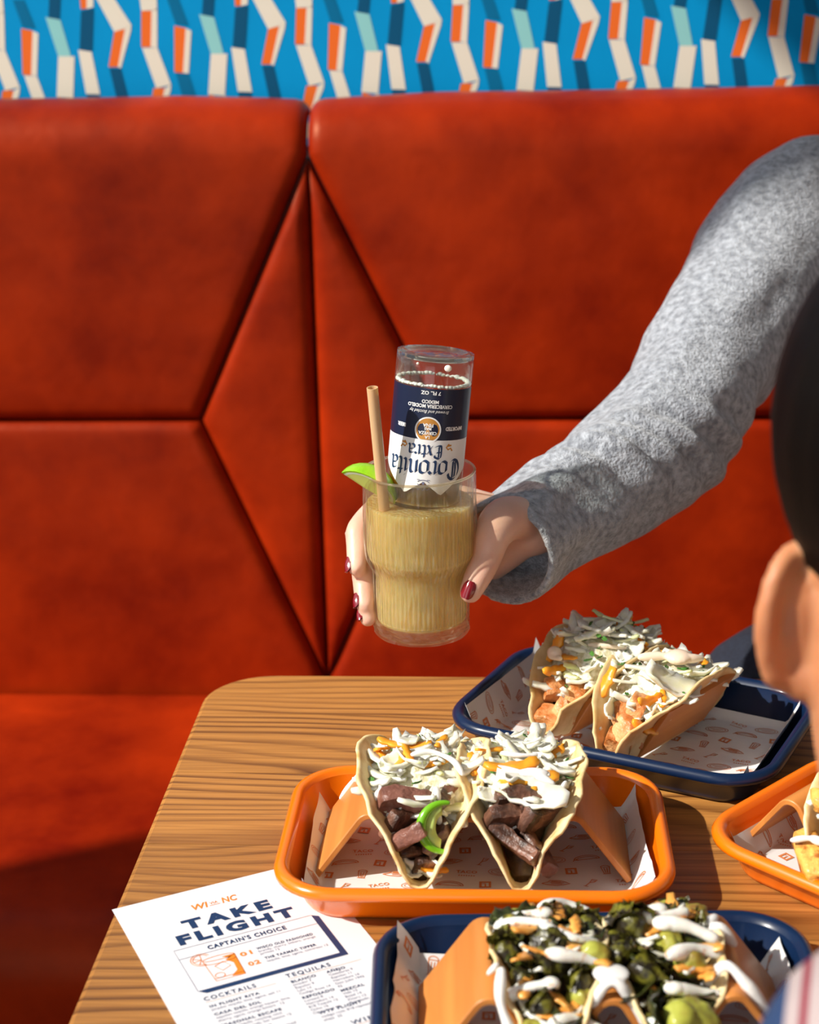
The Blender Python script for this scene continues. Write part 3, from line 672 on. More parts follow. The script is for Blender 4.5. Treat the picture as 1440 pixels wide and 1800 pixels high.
RHO, ALPHA = .0080, radians(22.5)
def vmap(t, al=ALPHA, rho=RHO):
    th = pi/2-al; s = 1 if t >= 0 else -1; a = abs(t)
    if a <= rho*th: return s*rho*sin(a/rho), rho*(1-cos(a/rho))
    e = a-rho*th; return s*(rho*sin(th)+e*cos(th)), rho*(1-cos(th))+e*sin(th)
def tortilla(parent, seed, R=.070, m='tort', al=ALPHA):
    th = .0026; nr, ns = 26, 88
    def P(r, a, side):
        s = r*R*cos(a); t = r*R*sin(a)*(1+.03*nz((cos(a), sin(a), 0), 2.2, seed)); e = r**4
        x, z = vmap(t, al); z += .010*(abs(s)/R)**3
        w = .0045*e*nz((cos(a)*1.6, sin(a)*1.6, .3), 2.0, seed) + .0016*e*nz((cos(a), sin(a), 1), 9, seed)
        sg = 1 if t >= 0 else -1; k = min(1, abs(t)/.02)
        nx, nzv = sg*cos(al)*k, -sin(al)*k-(1-k)
        flare = .0105*(max(0, z-.030)/.035)**1.5*k
        return Vector((x+nx*(w+flare+side*th*.5), s, z+nzv*(w*.6+side*th*.5)+.002*nz((x, s, 0), 25, seed)*e))
    V = []; Fc = []
    for side in (-1, 1):
        b = len(V); V.append(P(0, 0, side))
        for i in range(1, nr+1):
            for j in range(ns): V.append(P(i/nr, 2*pi*j/ns, side))
        for j in range(ns): Fc.append((b, b+1+j, b+1+(j+1) % ns))
        for i in range(nr-1):
            for j in range(ns):
                k = (j+1) % ns; a = b+1+i*ns; Fc.append((a+j, a+ns+j, a+ns+k, a+k))
    n = 1+nr*ns; e0 = 1+(nr-1)*ns; mid = len(V)
    for j in range(ns):
        c = (V[e0+j]+V[n+e0+j])/2; d = (V[e0+j]-V[e0+j-ns]).normalized(); V.append(c+d*th*.5)
    for j in range(ns):
        k = (j+1) % ns; Fc.append((e0+j, e0+k, mid+k, mid+j)); Fc.append((mid+j, mid+k, n+e0+k, n+e0+j))
    o = mobj('tortilla', V, Fc, M_[m], parent); fix_normals(o.data); return o
def halfw(z, al=ALPHA): return .004+max(0, z-.004)*math.tan(al)
def topz(s, hi=.060):
    if s < -.022: return .010+(hi-.010)*max(0, (s+.066)/.044)**.85
    return hi+.005*cos(min(1, abs(s-.0)/.05)*pi/2)-.32*max(0, s-.012)
def place(parent, me, p, rot, sc=1.0, name=None):
    o = bpy.data.objects.new(name or me.name.split('.')[0], me); COL.objects.link(o); o.parent = parent
    o.location = p; o.rotation_euler = rot; o.scale = (sc, sc, sc); return o
def bed(parent, m, hi=.05, off=.012, seed=1):
    rings = []
    for i in range(25):
        s = -.058+.116*i/24; z1 = max(.012, min(topz(s) - off, hi)); a = []
        z1 = min(z1, .9*math.sqrt(max(0, .068**2-s*s))+.004)
        for j in range(20):
            f = j/19; 
            if j < 10: z = .006+(z1-.006)*j/9; x = -halfw(z)+.0012
            else: z = .006+(z1-.006)*(19-j)/9; x = halfw(z)-.0012
            q = nz((x, s, z), 130, seed)*.0025 if z > z1*.8 else 0
            a.append((x, s, z+q))
        rings.append(a)
    V, Fc = loft(rings); o = mobj('filling', V, Fc, m, parent); fix_normals(o.data); return o
def islands(o, parent):
    """each separate pool of sauce is its own part"""
    me = o.data; nv = len(me.vertices); par = list(range(nv))
    def find(a):
        while par[a] != a: par[a] = par[par[a]]; a = par[a]
        return a
    for e in me.edges:
        a, b = find(e.vertices[0]), find(e.vertices[1])
        if a != b: par[a] = b
    grp = {}
    for f in me.polygons: grp.setdefault(find(f.vertices[0]), []).append(tuple(f.vertices))
    if len(grp) == 1: return o
    m = me.materials[0]; co = [v.co.copy() for v in me.vertices]; name = o.name.split('.')[0]; bpy.data.objects.remove(o); out = None
    for fs in grp.values():
        if len(fs) < 60: continue
        ids = {}; V = []
        for f in fs:
            for i in f:
                if i not in ids: ids[i] = len(V); V.append(co[i])
        out = mobj(name, V, [tuple(ids[i] for i in f) for f in fs], m, parent)
    return out
def drizzle(parent, paths, blobs, m, voxel=.0009):
    mb = MB()
    for pts, r in paths:
        sp = spline([Vector(p) for p in pts], 6); n = len(sp)
        rg = random.Random(n); R = [r*.82*(.95+.18*sin(i*.55+n)+.06*rg.random())*(.65+.35*math.sqrt(max(0, sin(pi*(i+.5)/n)))) for i in range(n)]
        mb.add(*tube(sp, R, 12, True))
    for c, r in blobs: mb.add(*ellipsoid(c, r, 14, 10))
    o = remeshed('sauce_drizzle', mb, M_[m], parent, voxel, 3)
    return islands(o, parent)
def cil_bits(parent, pts, rg):
    mb = MB()
    for p in pts:
        me = rg.choice(CIL); R = Matrix.Rotation(rg.uniform(0, 6), 3, 'Z') @ Matrix.Rotation(rg.uniform(-1, 1), 3, 'X')
        mb.add([R @ v.co + Vector(p) for v in me.vertices], [tuple(f.vertices) for f in me.polygons])
    o = mb.build('cilantro_bits', M_['cil'], parent); o['kind'] = 'stuff'; return o
def slawbed(t, s0, s1, hi, mound, wide, seed):
    rings = []
    for i in range(33):
        s = s0+.004+(s1-s0-.008)*i/32; z = topz(s, hi); w = halfw(z)*wide*.93; e = min(1, (i+.6)/4, (32.6-i)/4); ring = []
        for j in range(29):
            f = j/28*2-1; x = f*w*e
            zz = z-.006+mound*.55*(1-f*f)*e-.008*(1-e)-.004*abs(f)**3+.0035*nz((x, s, seed), 160, seed)+.002*nz((x, s, seed), 420, seed)
            ring.append((x, s, zz))
        ring += [(w*e*.8, s, z-.02), (-w*e*.8, s, z-.02)]; rings.append(ring)
    V, Fc = loft(rings); o = mobj('slaw', V, Fc, M_['slaw'], t); fix_normals(o.data)
def slaw(t, rg, n=80, s0=-.040, s1=.055, hi=.056, mound=.012, carrots=9, green=10, cil=22, wide=.85):
    slawbed(t, s0, s1, hi, mound, wide, rg.random()*9)
    def pos(s, up):
        z = topz(s, hi); w = halfw(z)*wide
        x = rg.uniform(-1, 1)*w; zz = z + mound*(1-(x/w)**2)*rg.random()*max(0, min(1, (s+.06)/.03)) + up - .005*(abs(x)/w)**2
        return Vector((x, s, zz))
    for i in range(n):
        s = s0+(s1-s0)*rg.random()**(.8); me = CABG[i % 4] if i < green else (CABL[i % 5] if i % 6 == 0 else CAB[i % 12])
        place(t, me, pos(s, -.003), (rg.uniform(-.45, .45), rg.uniform(-.35, .35), rg.uniform(0, 6.28)), rg.uniform(.9, 1.35))
    for i in range(carrots):
        s = s0+.012+(s1-s0-.02)*rg.random(); place(t, CAR[i % 5], pos(s, .001), (rg.uniform(-.35, .35), rg.uniform(-.35, .35), rg.uniform(0, 6.28)), rg.uniform(.8, 1.2))
    cil_bits(t, [pos(s0+(s1-s0)*rg.random(), .0005) for _ in range(cil)], rg)
def taco_at(key, u, label, dz=.0068, dv=0, tilt=0, group=None):
    loc, _ = TR[key]; r = HR[key]; c = (loc[0]+HD[key][0]+u*cos(r)-dv*sin(r), loc[1]+HD[key][1]+u*sin(r)+dv*cos(r), TZ+.0045+dz)
    t = thing('taco', label, 'taco', c, r, group); t.rotation_euler = (0, tilt, r); return t

# --- steak tacos
rg = random.Random(4)
t = taco_at('oc', -.0315, 'steak taco with pink meat, slaw and a bright green pepper slice', dv=-.001)
tortilla(t, 3, .076); bed(t, M_['bed'], .044, .013, 3)
for me, p, r, s in ((STP[0], (-.004, -.046, .033), (.95, .25, 1.25), 1.15), (STP[1], (-.010, -.036, .049), (.5, .2, .25), 1.25), (STK[0], (.009, -.043, .032), (.9, .1, 1.9), 1.15), (STK[1], (.010, -.036, .046), (.6, 0, 1.3), 1.05), (STK[2], (-.013, -.040, .037), (.3, .4, 1.0), .95), (STK[0], (.004, -.057, .017), (.5, .2, .4), .6), (STK[2], (-.007, -.053, .022), (.7, .2, .5), .65)): place(t, me, p, r, s)
slaw(t, rg, 95, -.040, .050, .057, .010, 9, 10, 18, 1.22)
for p, r, s, me in (((-.006, -.058, 0.0130), (.6, .3, .8), 1.0, CABL[1]), ((.004, -.057, 0.0100), (.5, .1, 2.2), .9, CABL[2]), ((-.010, -.054, 0.0180), (.9, .3, 1.3), .9, CAB[5]), ((.010, -.053, 0.0180), (.7, .3, 1.7), 1.0, CAB[3]), ((.009, -.058, 0.0140), (.2, .3, .4), .9, CAR[1]), ((.012, -.040, 0.0500), (1.0, .2, 1.4), 1.3, CABL[3]), ((.004, -.041, 0.0530), (.3, .2, .5), 1.4, CAB[4]), ((-.004, -.040, 0.0560), (.3, .2, 2.5), 1.4, CAB[9]), ((.020, -.036, 0.0460), (.3, .1, .4), 1.2, CABG[1])): place(t, me, p, r, s)
j = MB(); rr = arc(0, 0, .0150, .0150, 85, 275, 22)
V, Fc = tube([(x, y, 0) for x, y in rr], [.0014+.0018*sin(pi*i/22) for i in range(23)], 10, True); j.add(V, Fc)
jo = j.build('pepper_slice', M_['jal'], t); jo.location = (.016, -.0575, .0435); jo.rotation_euler = (1.2, .1, .15)
V, Fc = loft([[(.0138*cos(radians(a)), .0138*sin(radians(a)), z) for a in range(100, 261, 10)] + [(-.006*abs(cos(radians(a))), .008*sin(radians(a)), z) for a in range(250, 109, -20)] for z in (-.0007, .0007)])
mobj('pepper_flesh', V, Fc, M_['jalin'], jo)
drizzle(t, [([(-.026, -.030, 0.0571), (-.021, -.038, 0.0460), (-.019, -.044, 0.0380), (-.013, -.053, 0.0240), (-.006, -.0575, 0.0180), (.004, -.058, 0.0190), (.010, -.052, 0.0240), (.014, -.046, 0.0310)], .0026), ([(-.020, -.042, 0.0400), (-.012, -.042, 0.0480)], .0018), ([(.010, -.037, 0.0587), (.011, -.044, 0.0520), (.012, -.048, 0.0420)], .0032), ([(-.006, -.012, 0.0703), (.006, -.010, 0.0714), (.020, -.016, 0.0681), (.026, -.026, 0.0637)], .0026), ([(-.022, -.020, 0.0631), (-.012, -.024, 0.0648)], .002)], [((-.017, -.050, 0.0300), (.005, .003, 0.0060)), ((0, -.0575, 0.0160), (.007, .003, 0.0050)), ((-.027, -.033, 0.0500), (.003, .004, 0.0060))], 'sauce')

t = taco_at('oc', .0315, 'steak taco with dark seared slices and slaw streaked with thick white sauce', dv=-.002)
tortilla(t, 8, .074); bed(t, M_['bed'], .042, .014, 5)
for me, p, r, s in ((STK[1], (-.003, -.053, .030), (.75, .35, -.6), 1.15), (STK[0], (.008, -.050, .025), (.8, .5, -.95), 1.2), (STK[2], (-.009, -.044, .042), (.5, .2, .4), 1.15), (STK[1], (.010, -.040, .041), (.5, .2, .9), 1.0), (STK[0], (-.001, -.037, .051), (.3, .1, .2), 1.15), (STK[2], (.006, -.036, .048), (.4, .1, .8), .9)): place(t, me, p, r, s)
slaw(t, rg, 95, -.036, .050, .057, .011, 7, 8, 16, 1.22)
for p, r, s, me in (((.006, -.038, 0.0560), (.5, .15, -.25), 1.9, CABL[2]), ((-.016, -.036, 0.0540), (.3, .1, .3), 1.2, CABL[0]), ((-.004, -.036, 0.0582), (.4, .2, -.6), 1.5, CAB[8]), ((-.002, -.030, 0.0626), (.2, 0, .2), 1.5, CAR[0]), ((.010, -.026, 0.0648), (.2, 0, -.3), 1.6, CAR[3]), ((-.006, -.020, 0.0681), (.2, 0, .1), 1.5, CAR[2]), ((.002, -.036, 0.0587), (.9, 0, .1), .8, CAR[1])): place(t, me, p, r, s)
drizzle(t, [([(-.018, -.020, 0.0659), (-.004, -.026, 0.0664), (.010, -.030, 0.0653), (.020, -.034, 0.0626)], .0032), ([(-.012, -.008, 0.0703), (.000, -.012, 0.0708), (.010, -.010, 0.0703)], .0022), ([(-.006, -.050, 0.0390), (.002, -.048, 0.0420), (.009, -.044, 0.0400)], .0012), ([(-.020, -.046, 0.0340), (-.018, -.050, 0.0280), (-.014, -.054, 0.0220)], .0017), ([(.028, -.030, 0.0615), (.024, -.036, 0.0571), (.020, -.038, 0.0500)], .002)], [((.008, -.028, 0.0664), (.010, .004, 0.0035))], 'sauce')

# --- chicken tacos
t = taco_at('nu', -.0300, 'chicken taco heaped with white slaw and herbs, first of the pair in the upturned holder', dv=.004)
tortilla(t, 14, .072, 'tortd'); bed(t, M_['bed'], .042, .014, 7)
for me, p, r, s in ((CHK[0], (-.004, -.056, 0.0160), (.4, .3, .5), 1.1), (CHK[1], (.006, -.050, 0.0220), (.3, .5, 1.5), 1.1), (CHK[2], (-.010, -.044, 0.0340), (.6, .2, 1), 1.0), (CHK[0], (.008, -.040, 0.0360), (.4, .1, 2), .9)): place(t, me, p, r, s)
slaw(t, rg, 105, -.046, .054, .058, .018, 6, 16, 44, 1.2)
for p, r, s, me in (((-.020, -.030, 0.0615), (.2, -1.0, 1.3), 1.4, CAR[0]), ((-.010, -.044, 0.0500), (.9, .2, 1.5), 1.2, CAR[1]), ((-.010, -.050, 0.0380), (.3, .3, .9), 1.3, CAB[1]), ((.004, -.049, 0.0360), (.3, .8, 2.1), 1.2, CAB[6])): place(t, me, p, r, s)
drizzle(t, [([(-.022, -.034, 0.0593), (-.016, -.040, 0.0571), (-.008, -.040, 0.0582)], .003), ([(.004, -.020, 0.0659), (.016, -.014, 0.0659), (.024, -.004, 0.0637)], .0028)], [((-.016, -.036, 0.0593), (.006, .005, 0.0050))], 'saucep')
t = taco_at('nu', .0305, 'chicken taco with pink sauce leaning on the upright end of its holder', dv=-.002)
tortilla(t, 19, .071, 'tortd'); bed(t, M_['bed'], .042, .014, 8)
for me, p, r, s in ((CHK[1], (.000, -.054, 0.0180), (.4, .3, .5), 1.1), (CHK[0], (.006, -.046, 0.0280), (.3, .5, 1.5), 1.15), (CHK[2], (-.004, -.042, 0.0360), (.6, .2, 1), 1.0), (CHK[0], (.004, -.036, 0.0440), (.4, .1, 2), .9)): place(t, me, p, r, s)
slaw(t, rg, 75, -.044, .055, .054, .008, 6, 12, 20, 1.2)
for p, r, s, me in (((-.024, -.038, 0.0520), (.3, -1.0, 1.2), 1.5, CAR[0]), ((.016, -.040, 0.0520), (1.2, .2, 1.5), 1.1, CAR[2]), ((.018, -.048, 0.0340), (.9, .6, 1.2), 1.2, CAR[1]), ((.022, -.024, 0.0593), (.5, .5, .9), 1.8, CABL[2]), ((-.010, -.046, 0.0400), (1.1, .1, 1.6), 1.3, CABL[1])): place(t, me, p, r, s)
drizzle(t, [([(-.016, -.006, 0.0643), (-.004, .004, 0.0653), (.010, .010, 0.0653), (.018, .022, 0.0637)], .0042), ([(.018, -.046, 0.0380), (.022, -.040, 0.0500)], .002)], [((.006, .010, 0.0653), (.010, .010, 0.0050))], 'saucep')

# --- fish tacos in the diagonal tray
t = taco_at('or', -.0245, 'fish taco with orange-spiced crust and white strips in the diagonal tray, first valley of holder', dv=-.002)
tortilla(t, 24, .064); bed(t, M_['bed'], .042, .014, 9)
for me, p, r, s in ((FSH[0], (-.008, -.060, .024), (.1, .15, -.75), 1.0), (FSH[1], (.008, -.046, .036), (.1, .2, -.5), 1.0), (FSH[0], (-.006, -.030, .048), (.2, .1, .5), .9)): place(t, me, p, r, s)
slaw(t, rg, 55, -.040, .055, .060, .010, 5, 6, 16, 1.15)
drizzle(t, [([(-.018, -.066, .033), (-.010, -.062, .036), (.002, -.058, .038), (.012, -.052, .042)], .0026)], [((-.004, -.060, .036), (.006, .003, .003))], 'sauce')
t = taco_at('or', .0315, 'fish taco with pale slaw in the diagonal tray, second valley of holder')
tortilla(t, 27, .070); bed(t, M_['bed'], .042, .014, 9)
for me, p, r, s in ((FSH[1], (0, -.052, .024), (.1, .15, -.5), 1.0), (FSH[0], (.0, -.036, .042), (.1, .2, .4), .9)): place(t, me, p, r, s)
slaw(t, rg, 50, -.040, .055, .060, .010, 5, 6, 12)

# --- brussels sprout tacos
def sprout_taco(u, label, seed, dv=0):
    HI = .045; rg = random.Random(seed); t = taco_at('nf', u, label, dv=dv)
    tortilla(t, seed, .060); bed(t, M_['bed'], .036, .012, seed)
    for i in range(20):
        s = -.056+.104*(i+.5*rg.random())/20; z = topz(s, HI); w = halfw(z)
        me = SPH[i % 2] if i % 3 == 1 else SPR[i % 4]
        place(t, me, (rg.uniform(-1.0, 1.0)*w*1.15, s, z+rg.uniform(-.006, .004)), (rg.uniform(0, 6), rg.uniform(0, 6), rg.uniform(0, 6)), rg.uniform(.75, 1.05))
    for i in range(16):
        s = rg.uniform(-.045, .040); z = topz(s, HI); w = halfw(z)
        place(t, LFD[i % 5], (rg.uniform(-1.1, 1.1)*w, s, z+rg.uniform(-.001, .006)), (rg.uniform(-.5, .5), rg.uniform(-.5, .5), rg.uniform(0, 6)), rg.uniform(.7, 1.0))
    for i in range(13):
        s = rg.uniform(-.050, .040); z = topz(s, HI); w = halfw(z)
        place(t, FRD[i % 4], (rg.uniform(-1, 1)*w, s, z+rg.uniform(.003, .008)), (rg.uniform(-.4, .4), rg.uniform(-.4, .4), rg.uniform(0, 6)), rg.uniform(.6, 1.0))
    for i in range(10):
        s = rg.uniform(-.05, .03); z = topz(s, HI); w = halfw(z)
        place(t, CAB[i], (rg.uniform(-1, 1)*w, s, z+rg.uniform(.0, .006)), (rg.uniform(-.6, .6), rg.uniform(-.6, .6), rg.uniform(0, 6)), .8)
    paths = []; blobs = []
    for i in range(7):
        s = -.050+.015*i; pts = []
        for k in range(5):
            x = -.026+.013*k; pts.append((x, s+rg.uniform(-.006, .006), topz(s, HI)+.0085-.006*(x/.026)**2+rg.uniform(-.001, .002)))
        a = rg.randint(0, 2); paths.append((pts[a:a+3], rg.uniform(.0034, .0052)))
        if i % 2: blobs.append((pts[2], (rg.uniform(.005, .008), rg.uniform(.004, .006), .0035)))
    drizzle(t, paths, blobs, 'sauces', .001)
    return t
a = sprout_taco(-.0315, 'brussels sprout taco with charred florets, sauce running down one side onto the holder', 31)
drizzle(a, [([(-.026, -.036, .056), (-.027, -.044, .044), (-.023, -.050, .032), (-.018, -.056, .020)], .0038), ([(-.028, -.030, .056), (-.033, -.034, .053)], .002)], [], 'sauce')
b = sprout_taco(.0315, 'brussels sprout taco with a big yellow-green sprout half in front', 37)
place(b, SPH[0], (.006, -.052, .036), (.5, .2, .3), 1.35)
place(b, LFD[1], (-.010, -.050, .040), (.9, .2, 1.2), 1.2)
# sauce spilt on the holders
def spill(h, paths, blobs):
    n0 = set(h.children); drizzle(h, paths, blobs, 'sauce', .0007)
    for o in h.children:
        if o not in n0: o.name = 'sauce_drip'
spill(h1, [([(-.0665, .034, .0530), (-.0745, .035, .0415), (-.083, .036, .0295), (-.090, .036, .0195)], .0026)], [((.006, -.028, .0565), (.0035, .002, .0012))])
spill(h1, [([(.058, -.012, .0565), (.068, -.014, .0545)], .0013)], [])
spill(h4, [([(.062, .020, .0575), (.056, .012, .0560), (.063, .010, .0575), (.071, .008, .0490)], .0042), ([(.048, -.022, .036), (.060, -.024, .0560), (.070, -.030, .0500), (.080, -.032, .0360), (.086, -.033, .028)], .0042), ([(-.010, -.038, .043), (-.004, -.038, .0545), (.003, -.038, .0555), (.009, -.038, .046), (.016, -.038, .032)], .0034)], [((0, -.030, .0565), (.010, .009, .0022))])

# ------------------------------------------------------------------ menu
mw, mh, ma = .133, .216, radians(28.5)
mn = thing('menu', 'white printed drinks menu card reading TAKE FLIGHT, partly under the orange tray', 'menu', (-.256, .926, TZ+.0001), ma)
MB().box((0, -mh, 0), (mw, 0, .00035)).build('card', M_['menu'], mn, smooth=False)
def ink(name, items, m):
    mb = MB()
    for V, Fc in items: mb.add([(x, y, .00055) for x, y in V], Fc)
    return mb.build(name, M_[m], mn, smooth=False)
def T(s, x, y, size, xs=1.0, bold=0, sp=1.0, al='LEFT', sh=0):
    V, Fc = text2d(s, size, bold, sp, al); return [(x+a*xs+b*sh, y+b) for a, b in V], Fc
def TF(s, x0, x1, y, cap, bold=0, sp=1.0, sh=0):
    """text fitted between x0 and x1 with a given cap height"""
    V, Fc = text2d(s, cap/.72, bold, sp); a = min(v[0] for v in V); b = max(v[0] for v in V); k = (x1-x0)/(b-a)
    return [(x0+(p-a)*k+q*sh, y+q) for p, q in V], Fc
def rect(x0, y0, x1, y1): return [(x0, y0), (x1, y0), (x1, y1), (x0, y1)], [(0, 1, 2, 3)]
ink('heading_text', [TF('WI', .0445, .0550, -.0245, .0065, .0002, 1.05, .18), TF('VIA', .0570, .0625, -.0225, .0028, 0, 1, .15), TF('NC', .0650, .0745, -.0245, .0065, .0002, 1.05, .18), strokes([[(.0565, -.0238), (.0635, -.0238)]], .0004)], 'inkor')
ink('title_text', [TF('TAKE', .034, .0915, -.0435, .0102, .0008, 1.4), TF('FLIGHT', .026, .1020, -.0585, .0102, .0008, 1.35)], 'ink')
bx0, bx1, by0, by1 = .0205, .1135, -.0630, -.1095
ink('choice_text', [TF("CAPTAIN'S CHOICE", .040, .0905, -.0708, .0042, .00022, 1.2), TF('WISCO OLD FASHIONED', .066, .1025, -.0842, .0024, .00010, 1.15), TF('THE TARMAC TIPPER', .067, .1000, -.0960, .0024, .00010, 1.15)], 'ink')
ink('frame_rule', [strokes([[(bx0, by1), (bx0, by0), (bx1-.004, by0)]], .00035), strokes([[(bx0, -.0735), (bx1-.004, -.0735)]], .00035)], 'inkgrey')
ink('frame_shadow', [([(bx0, by1), (bx0+.004, by1-.0038), (bx1, by1-.0038), (bx1-.004, by1)], [(0, 1, 2, 3)]), ([(bx1-.004, by0), (bx1-.004, by1), (bx1, by1-.0038), (bx1, by0-.003)], [(0, 1, 2, 3)])], 'ink')
ink('number_text', [TF('01', .0550, .0625, -.0868, .0042, .0002, 1.15), TF('02', .0560, .0635, -.0985, .0042, .0002, 1.15)], 'inkor')
gx, gy = .0415, -.0935
ink('glass_drawing', [strokes([[(gx-.009, gy+.012), (gx-.008, gy-.011), (gx+.010, gy-.011), (gx+.011, gy+.012)], arc(gx+.001, gy+.012, .010, .0022, 0, 360, 20), arc(gx+.001, gy+.008, .0095, .0018, 180, 360, 12), arc(gx-.009, gy+.014, .0065, .0065, 30, 285, 18), arc(gx-.009, gy+.014, .0052, .0052, 30, 285, 18), [(gx-.009, gy+.014), (gx-.0135, gy+.0165)], [(gx-.009, gy+.014), (gx-.0141, gy+.013)], [(gx-.009, gy+.014), (gx-.0115, gy+.0095)], [(gx-.009, gy+.014), (gx-.0085, gy+.019)], [(gx-.004, gy+.004), (gx+.002, gy+.007), (gx+.005, gy+.001), (gx-.001, gy-.002), (gx-.004, gy+.004)], arc(gx-.004, gy-.006, .003, .0025, 0, 360, 14), [(gx-.0085, gy-.0085), (gx+.0102, gy-.0085)]], .00045),
    ([(gx+.003, gy+.012), (gx+.011, gy+.012), (gx+.010, gy-.011), (gx+.002, gy-.010), (gx+.007, gy-.005), (gx+.0075, gy+.003), (gx+.004, gy+.008), (gx+.007, gy+.009)], [(0, 1, 6, 7), (1, 2, 5, 6), (2, 3, 4, 5)])], 'inkor')
it = [T('brandy, cherry, bitters, orange', .066, -.0873, .0030, 1.0), T('jarritos 12', .066, -.0903, .0030), T('tequila, lime, agave, cointreau 12', .067, -.0992, .0030, 1.0)]
hd = [TF('COCKTAILS', .0210, .0525, -.1205, .0038, .0001, 1.3), TF('TEQUILAS', .0715, .0995, -.1200, .0038, .0001, 1.3)]
y = -.1228
for s, a in (('IN FLIGHT RITA', ['jimador tequila, lime, agave, salt 11']), ('CASA DEL SOL', ['espolon tequila, orange liqueur, lime,', 'sherry, agave, orange bitters   12']), ('SEASONAL ESCAPE', ['lunazul tequila, rotating, mint', 'lemon, lime, soda, bar season 12']), ('TURBULENCE', ['dark rum, lime, falernum, spiced', 'pineapple 12']), ('LAYOVER', ['mezcal, lime, agave, grapefruit 12'])):
    y -= .0052; hd.append(T(s, .0215, y, .0033, 1.15, .00010, 1.15))
    for q in a: y -= .0033; it.append(T(q, .0215, y, .0030))
for x0, blocks in ((.0720, (('BLANCO', ['jimador 7', 'Espolon 9', 'Lalo 14', 'Codigo Rosa 14']), ('REPOSADO', ['Lunazul 8', 'Herradura 14', '818 Tequila 12', 'Ocho 16', 'Clase Azul 46']))), (.0945, (('AÑEJO', ['Cazadores 9', 'Espolon 11', 'Herradura 16', 'Don Julio 1942', '42']), ('MEZCAL', ['Vida 10', 'Bozal 14', 'Xicaru 15', 'Reposado 14'])))):
    y = -.1215
    for s, a in blocks:
        y -= .0046; hd.append(T(s, x0, y, .0033, 1.1, .00010, 1.12))
        for q in a: y -= .0033; it.append(T(q, x0, y, .0030))
hd.append(T('WTF FLIGHT', .0750, -.1620, .0036, 1.15, .00010, 1.15)); it.append(T('codigo rosa, 818 reposado, lunazul', .0750, -.1655, .0030)); it.append(T('añejo  22', .0750, -.1690, .0030))
hd.append(T('WINE', .088, -.1790, .0052, 1.2, .0001, 1.3))
hl = [q for q in hd if min(v[0] for v in q[0]) < .07]; hr_ = [q for q in hd if q not in hl]
ink('cocktail_heading', hl, 'ink'); ink('tequila_heading', hr_[:-1], 'ink'); ink('wine_heading', hr_[-1:], 'ink'); 
for nm, fn in (('choice_items', lambda x, y: y > -.11), ('cocktail_items', lambda x, y: y <= -.11 and x < .07), ('tequila_items', lambda x, y: y <= -.11 and .07 <= x < .09), ('mezcal_items', lambda x, y: y <= -.11 and x >= .09)):
    ink(nm, [q for q in it if fn(min(v[0] for v in q[0]), max(v[1] for v in q[0]))], 'inkgrey')
ink('thin_rule', [strokes([[(.0210, -.1222), (.064, -.1222)]], .0002), strokes([[(.0715, -.1217), (.118, -.1217)]], .0002), strokes([[(.0715, -.180), (.118, -.180)]], .0002)], 'inkor')

# ------------------------------------------------------------------ drink
G = Vector((-.0715, 1.157, .846))
GP = [(.0, .008), (.030, .008)]
gl = thing('tumbler', 'ribbed clear glass tumbler with a stepped waist held up in the hand', 'glass', G)
outer = [(.0001, .0), (.020, .0), (.0300, .0006), (.0335, .003), (.0345, .007), (.0347, .013), (.0347, .030), (.0348, .044), (.0356, .050), (.0385, .0555), (.0402, .062), (.0406, .075), (.0406, .098), (.0405, .112), (.0404, .1215), (.0400, .1230)]
inner = [(.0388, .1226), (.0386, .112), (.0386, .075), (.0382, .062), (.0362, .0565), (.0334, .0505), (.0328, .044), (.0327, .014), (.030, .0095), (.015, .0085), (.0001, .0085)]
NS = 240
def lathe(prof, ns=NS, fn=None):
    rings = []
    for r, z in prof:
        rings.append([((r+(fn(a, z, r) if fn else 0))*cos(a), (r+(fn(a, z, r) if fn else 0))*sin(a), z) for a in [2*pi*j/ns for j in range(ns)]])
    return loft(rings, False, False)
def rib(a, z, r):
    if z < .0008 or r < .02: return 0
    if z < .0125: return .0011*abs(sin(a*15+z*450))*sin(min(1, z/.0125)*pi) - .0003
    if z < .1: return .00035*cos(a*60)*min(1, (z-.0125)/.006)*min(1, (.1-z)/.01)
    return 0
pf = [outer[0], outer[1], outer[2]] + spline(outer[2:], 4)[1:]
V, Fc = lathe(pf, NS, rib); a = MB().add(V, Fc); V, Fc = lathe([outer[-1]] + inner, NS); a.add(V, Fc)
o = a.build('wall_and_base', M_['glass'], gl); fix_normals(o.data)
V, Fc = lathe([(.0342+.0004*(i % 2), .0008+.0014*i) for i in range(10)], NS, lambda a, z, r: .0024*(abs(((a*11/pi+(z*120)) % 2)-1)-.45)*sin(pi*min(1, z/.0140))); mobj('base', V, Fc, M_['rimglass'], gl, smooth=False)
LQ = .100
liq = [(.0001, .0087), (.015, .0087), (.0300, .0097), (.0326, .0143), (.0326, .044), (.0333, .0507), (.0361, .0567), (.0381, .0622), (.0384, .075), (.0384, LQ-.0015), (.0378, LQ-.0004), (.030, LQ), (.0001, LQ)]
V, Fc = tube([(.0396*cos(a*pi/32), .0396*sin(a*pi/32), .1228) for a in range(65)], .0010, 10, False); mobj('rim', V, Fc, M_['rimglass'], gl)
dr = thing('drink', 'cloudy pale-gold cocktail filling the ribbed tumbler', 'drink', G)
V, Fc = lathe([liq[0], liq[1], liq[2]] + [p for p in spline(liq[2:10], 5)[1:]] + liq[10:], 240, lambda a, z, r: .00022*cos(a*60) if r > .0315 and z < LQ-.002 else 0); o = mobj('liquid', V, Fc, M_['drink'], dr, sharp=50); fix_normals(o.data)

